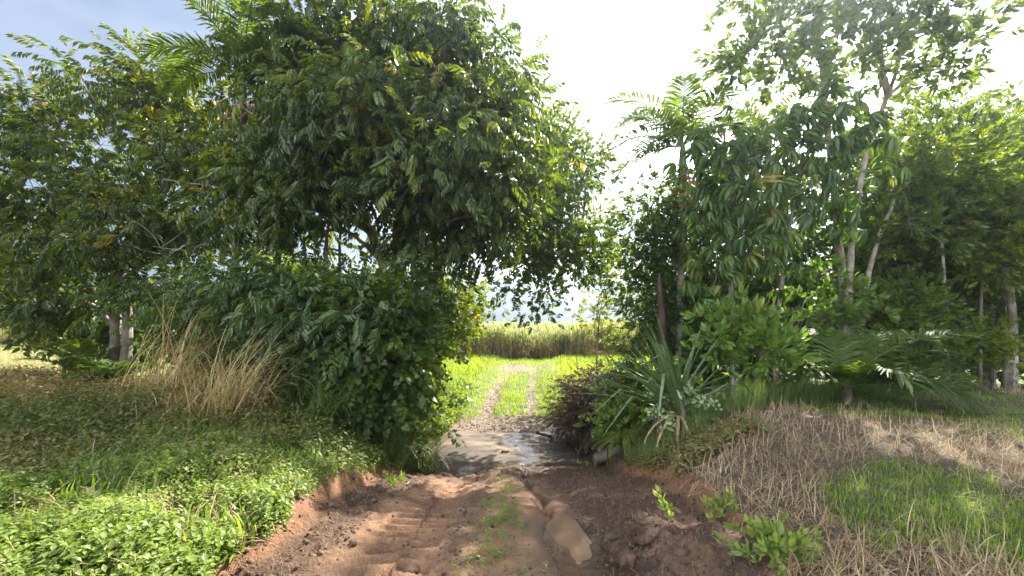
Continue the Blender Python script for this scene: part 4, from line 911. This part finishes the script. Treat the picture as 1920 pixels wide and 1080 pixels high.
# left: pale creeping weeds in front, duller growth behind
x, y = sample(185000, -12, -1.2, 1.7, 9.5, 1.8)
b = bank_side(x, y); z = gz(x, y, False); px, py = pix(x, y, z)
bright = sst(-60, 60, (py - np.interp(px, [-200, 200, 420, 560, 700, 780], [945, 900, 880, 855, 835, 820])) + fbm(x * 1.1, y * 1.1, 70) * 160)
hole = fbm(x * 1.6, y * 1.6, 72) < -.34
k = (b < -.02) & (rng.random(len(x)) < bright * .8) & ~hole
cover('creeping_weeds', SPR + SPR_T[:1], 'weed', x[k], y[k], rng.uniform(.55, 1.35, k.sum()) * (1 + .6 * fbm(x[k] * 2, y[k] * 2, 73)), np.clip(.56 + fbm(x[k] * 1.5, y[k] * 1.5, 74) * .5 + rng.normal(0, .16, k.sum()), 0, 1))
x, y = sample(48000, -15, -1.4, 2.4, 14.5, 1.5)
b = bank_side(x, y); z = gz(x, y, False); px, py = pix(x, y, z)
bright = sst(-60, 60, (py - np.interp(px, [-200, 200, 420, 560, 700, 780], [945, 900, 880, 855, 835, 820])) + fbm(x * 1.1, y * 1.1, 70) * 160)
k = (b < -.05) & (rng.random(len(x)) < (1 - bright) * .7) & (y < creek_y(x) - 1)
br = sst(5.5, 8.5, y) * .42
cover('dull_weeds', SPR_S + SPR[:2] + SPR_T[:3], 'darkweed', x[k], y[k], rng.uniform(.6, 1.8, k.sum()) * np.interp(y[k], [3, 9], [1.0, 1.6]), np.clip(.38 + br[k] + fbm(x[k] * .9, y[k] * .9, 75) * .55 + rng.normal(0, .15, k.sum()), 0, 1))
x, y = sample(42000, -14, -1.4, 1.8, 12, 1.7); k = (bank_side(x, y) < -.05) & (fbm(x * 1.4, y * 1.4, 79) > -.05)
cover('verge_grass', B_lawn, 'lawn', x[k], y[k], rng.uniform(.12, .30, k.sum()), np.clip(.5 + rng.normal(0, .25, k.sum()), 0, 1), .45)
x, y = sample(75000, -15, -1.4, 2.2, 13, 1.5)
k = (bank_side(x, y) < -.1) & (fbm(x * .8, y * .8, 78) + sst(4.5, 8, y) * .8 + rng.normal(0, .25, len(x)) > .30) & (y < creek_y(x) - 1)
cover('dead_grass_left_bank', B_straw, 'straw', x[k], y[k], rng.uniform(.2, .45, k.sum()), np.clip(.35 + rng.normal(0, .2, k.sum()), 0, 1), .5)
# right: straw, lawn, taller bank grass
x, y = sample(150000, 1.2, 15, 1.8, 13, 1.75)
b = bank_side(x, y)
gp = fbm(x * .55, y * .55, 80) + np.interp(x / y, [.45, .68, .86, 1.2], [-.9, -.34, .26, .32]) + .3 * np.exp(-((x - 4.9) / 1.3) ** 2 - ((y - 7.0) / .5) ** 2)
green = sst(-.12, .22, gp)
k = (b < -.04) & (rng.random(len(x)) < np.clip(1 - green, .05, 1)) & (y < creek_y(x) - 1.2) & (rng.random(len(x)) < .85)
cover('straw', B_straw, 'straw', x[k], y[k], rng.uniform(.10, .34, k.sum()), np.clip(.45 + fbm(x[k], y[k], 82) * .5 + rng.normal(0, .22, k.sum()), 0, 1), .6)
x, y = sample(190000, 1.4, 15, 1.8, 12.5, 1.75)
b = bank_side(x, y)
gp = fbm(x * .55, y * .55, 80) + np.interp(x / y, [.45, .68, .86, 1.2], [-.9, -.34, .26, .32]) + .3 * np.exp(-((x - 4.9) / 1.3) ** 2 - ((y - 7.0) / .5) ** 2)
k = (b < -.1) & (rng.random(len(x)) < sst(-.12, .25, gp)) & (y < creek_y(x) - 1.2)
cover('lawn_grass', B_lawn, 'lawn', x[k], y[k], rng.uniform(.04, .105, k.sum()), np.clip(.45 + fbm(x[k] * 1.3, y[k] * 1.3, 83) * .6 + rng.normal(0, .15, k.sum()), 0, 1), .4)
x, y = sample(42000, 1.4, 7.5, 6.2, 10, 1.2)
px, py = pix(x, y, gz(x, y, False))
k = (bank_side(x, y) < -.05) & (x / y > .27) & (y > np.interp(x / y, [.2, .3, .45, .6, .75], [7.0, 6.6, 6.7, 7.3, 8.2]) + vnoise(x * 1.5, y, 4) * .6) & (y < 9.6)
cover('bank_grass', B_green, 'bankgrass', x[k], y[k], rng.uniform(.22, .50, k.sum()), np.clip(.5 + rng.normal(0, .22, k.sum()), 0, 1), .3)
k2 = rng.random(len(x)) < .22
x2, y2 = sample(7000, 1.5, 4.5, 5.2, 8.0, 1.2); k = (bank_side(x2, y2) < -.02) & (bank_side(x2, y2) > -1.1 - .4 * vnoise(x2 * 2, y2 * 2, 8))
cover('bank_weeds', SPR_S, 'darkweed', x2[k], y2[k], rng.uniform(.8, 1.8, k.sum()), np.clip(.55 + rng.normal(0, .25, k.sum()), 0, 1))
# weeds that hang over the left bank near the ford
x, y = sample(9000, -4.2, -1.3, 5.6, 9.6, 1.2); k = (bank_side(x, y) < .0) & (bank_side(x, y) > -1.2)
cover('bank_weeds', SPR, 'weed', x[k], y[k], rng.uniform(.7, 1.5, k.sum()), np.clip(.35 + rng.normal(0, .2, k.sum()), 0, 1))
# meadow across the ford
def bare_at(x, y):
    o = x - road_c(y)
    r = (np.exp(-((o + .80) / .21) ** 2) + np.exp(-((o - .72) / .21) ** 2)) * sst(12.8, 13.4, y) * sst(23, 17, y) * .95
    r = r + sst(-.12, .12, edge_d(x, y)) * sst(12.4, 12.9, y) * sst(15.0, 13.4, y) + np.exp(-((x - .4) / 1.6) ** 2 - ((y - 22.6) / 1.1) ** 2) * .8 + np.exp(-((x - 3.2) / 1.0) ** 2 - ((y - 22) / .8) ** 2) * .7
    return np.clip(r * (1 + 1.1 * fbm(x * 1.3, y * .8, 63)), 0, 1.2)
x, y = sample(60000, -9, 9, 12.4, 28, 1.6)
k = (rng.random(len(x)) > bare_at(x, y) * 1.3 + .1 * (vnoise(x * 2, y * 2, 3) > .2)) & ((edge_d(x, y) < -.1) | (y > 13.2))
tall = np.where(edge_d(x, y) < -.3, 1.5, .9)
cover('meadow_grass', B_mead, 'meadow', x[k], y[k], rng.uniform(.10, .24, k.sum()) * tall[k], np.clip(.45 + fbm(x[k] * .8, y[k] * .8, 85) * .6 + rng.normal(0, .15, k.sum()), 0, 1), .4)
x, y = sample(6500, -4.6, -1.0, 12.4, 17, 1.3); k = edge_d(x, y) < .15
cover('meadow_weeds', SPR, 'meadow', x[k], y[k], rng.uniform(1.2, 2.8, k.sum()), np.clip(.35 + rng.normal(0, .2, k.sum()), 0, 1))
x, y = sample(26000, -46, -11, 14.5, 38, 1.3); k = y > creek_y(x) + 1.5
cover('field_grass', B_green, 'golden', x[k], y[k], rng.uniform(.3, .8, k.sum()), np.clip(.5 + rng.normal(0, .3, k.sum()), 0, 1), .3)
# green on the track's crown
x, y = sample(5000, -.5, .5, 2.2, 9.2, 1.3)
cl = np.exp(-((x + .10) / .16) ** 2 - ((y - 4.6) / 1.1) ** 2) + .9 * np.exp(-((x + .18) / .3) ** 2 - ((y - 8.7) / .42) ** 2) + .35 * np.exp(-((x + .08) / .25) ** 2 - ((y - 2.9) / .6) ** 2)
k = rng.random(len(x)) < cl * .8 * (fbm(x * 6, y * 4, 6) > -.15)
cover('track_weeds', SPR_S, 'weed', x[k], y[k], rng.uniform(.3, .75, k.sum()), np.clip(.35 + rng.normal(0, .2, k.sum()), 0, 1))
x, y = sample(2600, -1.9, 2.2, 2.2, 9, 1.3); k = (edge_d(x, y) > 0) & (fbm(x * 1.8, y * 1.8, 66) > .42)
cover('track_seedlings', SPR_S, 'weed', x[k], y[k], rng.uniform(.25, .6, k.sum()), np.clip(.3 + rng.normal(0, .2, k.sum()), 0, 1))
# dead stalks mixed in the torn soil
x, y = sample(14000, -2.0, 2.3, 2.0, 9.2, 1.5); k = (edge_d(x, y) > -.1) & (rng.random(len(x)) < np.where(np.abs(x - road_c(y)) > .95, .9, .25))
cover('soil_litter', B_straw, 'straw', x[k], y[k], rng.uniform(.05, .14, k.sum()), np.clip(.2 + rng.normal(0, .2, k.sum()), 0, 1), .9)

# sugar cane
cane = []
CL = [blade(4, b, .055) for b in (.5, .8, 1.1, 1.4, 1.7)]
def cane_field(x0, x1, y0, y1, n, name):
    x = rng.uniform(x0, x1, n); y = y0 + (y1 - y0) * rng.random(n) ** 1.7
    V_, tints, sizes = [], [], []
    zz = gz(x, y, False) + fbm(x * .35, y * .35, 88) * .8; out = []
    for hgt, sz, tm, q in ((0.15, .9, .12, 2), (0.55, 1.0, .25, 2), (.95, 1.05, .5, 2), (1.3, 1.0, .68, 3)):
        m = n * q; xx = np.repeat(x, q) + rng.normal(0, .06, m); yy = np.repeat(y, q) + rng.normal(0, .06, m); z0 = np.repeat(zz, q)
        p = np.stack([xx, yy, z0 + hgt * rng.uniform(.75, 1.15, m)], 1)
        out.append(scatter_multi(CL, p, yaw_lean(m, .3), sz * rng.uniform(.7, 1.15, m), np.clip(tm + rng.normal(0, .14, m), 0, 1)))
    pl = rng.random(n) < .12; out.append(scatter(blade(2, .3, .16), np.stack([x, y, zz + 1.6], 1)[pl], yaw_lean(int(pl.sum()), .1), rng.uniform(.5, .9, int(pl.sum())), np.full(int(pl.sum()), .97)))
    st = blade(3, .08, .05); out.append(scatter(st, np.stack([x, y, zz], 1), yaw_lean(n, .06), rng.uniform(1.5, 2.1, n), np.clip(rng.normal(.2, .15, n), 0, 1)))
    V, F, T = cat(out); link(name, mesh(name, V, F, T), M['cane'], kind='stuff')
cane_field(-10, 13, 28, 38, 2300, 'sugar_cane')
cane_field(-62, -24, 38, 44, 900, 'sugar_cane')

# tall golden dry grass clumps
def long_blade(o, az, el, Lg, W, bend, n=7):
    V, F = strap(o, az, el, Lg, W, bend); return V, F, np.zeros(len(V))
def clump(name, label, px, Yd, n, Lr, W, mat, lean_az, spread, bend, tint, group=None, rad=.2):
    b = gpt(px, Yd); root = thing(name, label, 'grass clump', b, group); pc = []
    for i in range(n):
        az = lean_az + rng.normal(0, spread); el = R_(rng.uniform(55, 90)); Lg = rng.uniform(*Lr)
        V, F, T = long_blade([rng.normal(0, rad), rng.normal(0, rad), -.03], az, el, Lg, W * rng.uniform(.6, 1.2), R_(rng.uniform(*bend)))
        pc.append((V, F, np.full(len(V), np.clip(rng.normal(tint, .22), 0, 1))))
    V, F, T = cat(pc); link('blades', mesh('blades', V, F, T), M[mat], root, kind='stuff')
clump('grass_clump', 'tall golden dry grass clump leaning right in front of the dark shrubs', 430, 6.4, 160, (.6, 2.1), .018, 'golden', R_(70), 1.1, (30, 165), .62, rad=.22)
clump('grass_clump', 'golden dry grass clump arching behind the nearer leaning one', 325, 7.8, 190, (.8, 2.5), .020, 'golden', R_(75), .7, (20, 140), .72, rad=.3)
clump('grass_clump', 'thin dry grass clump drooping at the weedy edge of the golden ones', 350, 6.5, 90, (.5, 1.3), .015, 'golden', R_(200), 1.6, (60, 150), .4, rad=.25)
for px, Yd, lab, nn in ((560, 7.3, 'green strap grass tuft right of the golden grass', 70), (655, 7.2, 'long green grass tuft below the dark shrub', 80), (785, 8.0, 'drooping pale grass tuft hanging over the edge of the ford', 75), (740, 7.4, 'arching green grass tuft on the lip of the left bank', 70), (600, 6.8, 'short green grass tuft among the bank weeds', 50)):
    clump('grass_tuft', lab, px, Yd, nn * 2, (.5, 1.25), .016, 'bankgrass', R_(120), 1.6, (50, 150), .5, group='green grass tufts along the left bank', rad=.13)

# ------------------------------------------------------------------ small things
def lump(seed, sx, sy, sz):
    import bmesh
    bm = bmesh.new(); bmesh.ops.create_icosphere(bm, subdivisions=1, radius=1)
    V = np.array([v.co[:] for v in bm.verts]); F = np.array([[v.index for v in f.verts] for f in bm.faces]); bm.free()
    r = np.random.default_rng(seed); V = V * (1 + r.normal(0, .24, (len(V), 1))) * np.array([sx, sy, sz]); return V, F, np.zeros(len(V))
M['clod'] = barkmat('soil clods', (.065, .036, .022), (.15, .082, .048), 18)
CLODS = [lump(i, .05, .042, .034) for i in range(5)]
x, y = sample(11000, -2.1, 2.4, 1.9, 9.3, 1.5); o_ = x - road_c(y)
k = (edge_d(x, y) > -.12) & (rng.random(len(x)) < np.where((np.abs(o_ - .18) < .5) | (np.abs(o_ + .85) < .36), .10, .8))
z = gz(x, y); s = np.clip(rng.lognormal(-1.75, .65, len(x)), .08, 1.0)
V, F, T = scatter_multi(CLODS, np.stack([x, y, z], 1)[k], yaw_lean(int(k.sum()), .6), s[k], np.zeros(int(k.sum())))
link('soil_clods', mesh('soil_clods', V, F, T), M['clod'], kind='stuff')
for i, (px, py, lab) in enumerate(((1208, 1010, 'red brown soil lump nearest the end of the muddy puddle'), (1245, 1003, 'red brown soil lump close under the right cut bank'), (765, 1055, 'lone dark soil lump beside the tractor tread prints'), (1195, 965, 'small soil lump uphill of the others on the torn ground'), (1268, 1040, 'soil lump lying beside the bright leafy weed'), (1175, 1052, 'soil lump at the lower rim of the smaller puddle'))):
    Yd = 1.75 * FOC / (py - 600); xx = (px - 960) / FOC * Yd; V, F, T = lump(40 + i, .085, .07, .055)
    o = link('soil_clod', mesh('soil_clod', V, F, T, True), M['clod'], loc=(xx, Yd, float(gz(np.array([xx]), np.array([Yd]))[0]) + .02))
    tag(o, lab, 'clod', 'loose soil lumps on the track')
# gravel on the ramp
M['pebble'] = barkmat('pebbles', (.16, .12, .085), (.33, .26, .2), 9)
x, y = sample(9000, -2.2, 2.4, 12.6, 19, 1.5); k = rng.random(len(x)) < bare_at(x, y); z = gz(x, y)
V, F, T = scatter_multi(CLODS, np.stack([x, y, z], 1)[k], yaw_lean(int(k.sum()), .6), np.clip(rng.lognormal(-1.2, .5, int(k.sum())), .1, 1.0), np.zeros(int(k.sum())))
link('gravel', mesh('gravel', V, F, T), M['pebble'], kind='stuff')
# log end at the creek, sticks
lx, ly = (1140 - 960) / FOC * 9.4, 9.4
lg = thing('log', 'broken weathered log end jutting from the right bank over the creek water', 'log', (lx, ly, -1.25))
V, F, T = tube(smooth_path([[-.32, -.1, -.12], [0, 0, 0], [.5, .15, .12]], 8), np.array([.10, .13, .13, .12, .12, .12, .11, .10]), 8, .08)
link('trunk', mesh('trunk', V, F, T), M['bark'], lg)
def stick(label, pts, r):
    w = []
    for px, py, Yd in pts:
        q = P(px, py, Yd); w.append([q[0], q[1], max(q[2], float(gz(np.array([q[0]]), np.array([q[1]]))[0]) + r * .8)])
    w = np.array(w); b = w.mean(0); V, F, T = tube(smooth_path(w - b, 7), np.linspace(r, r * .5, 7), 5, .1)
    o = link('stick', mesh('stick', V, F, T, True), M['twig'], loc=b); tag(o, label, 'stick')
stick('pale curved stick lying on the straw right of the track', [(1275, 868, 5.0), (1300, 878, 4.9), (1335, 876, 5.0)], .009)
stick('short pale broken stick at the foot of the left cut bank', [(762, 918, 6.0), (772, 908, 6.1)], .018)
stick('dark bit of wood lying on the wet ford slab', [(940, 846, 10.5), (955, 846, 10.5)], .035)
stick('thin twig lying beside the muddy puddle', [(1092, 1012, 3.4), (1108, 1004, 3.45)], .006)
# leafy weeds by the right edge of the track
def weed_plant(label, x, y, n, size, tpl):
    b = np.array([x, y, float(gz(np.array([x]), np.array([y]))[0])]); root = thing('leafy_weed', label, 'weed', b, 'leafy weeds at the track edge')
    me_v = [mesh('leaf', *t[:2], np.clip(t[2] + dt, 0, 1)) for t in tpl for dt in (.4, .7)]
    for m in me_v: m.materials.append(M['weed'])
    for i in range(n):
        a = rng.uniform(0, 6.28); r = abs(rng.normal(0, size)); d = np.array([math.cos(a) * .8, math.sin(a) * .8, rng.uniform(.3, 1)])
        Rm = frames(d[None], .3)[0]; o = bpy.data.objects.new('leaf', me_v[int(rng.integers(0, len(me_v)))]); C.objects.link(o); o.parent = root
        xx, yy = x + math.cos(a) * r, y + math.sin(a) * r
        mw = Matrix(Rm.tolist()).to_4x4() @ Matrix.Scale(float(rng.uniform(.6, 1.1)), 4); mw.translation = Vector((xx - x, yy - y, float(gz(np.array([xx]), np.array([yy]))[0]) - b[2] + rng.uniform(.01, .12))); o.matrix_local = mw
WT = [rosette(6, .10, .075, .038, 80, .2, True) for _ in range(3)]
weed_plant('bright leafy weed spilling over the right cut bank', 1.85, 3.0, 80, .15, WT)
weed_plant('small leafy weed sprouting from the straw beside the cut bank', 1.85, 3.75, 16, .07, WT)
weed_plant('tiny weed sprout on the dark soil below the straw', 1.45, 3.9, 8, .05, WT)
weed_plant('little green weed beside the creek end of the ford', 1.55, 8.9, 10, .10, WT)
weed_plant('little weed growing at the foot of the left orange bank', -1.55, 5.6, 12, .07, WT)
print('tris', sum(len(o.data.polygons) * (2 if len(o.data.polygons) and o.data.polygons[0].loop_total == 4 else 1) for o in scene.objects if o.type == 'MESH' and o.data.users == 1), 'objects', len(scene.objects))
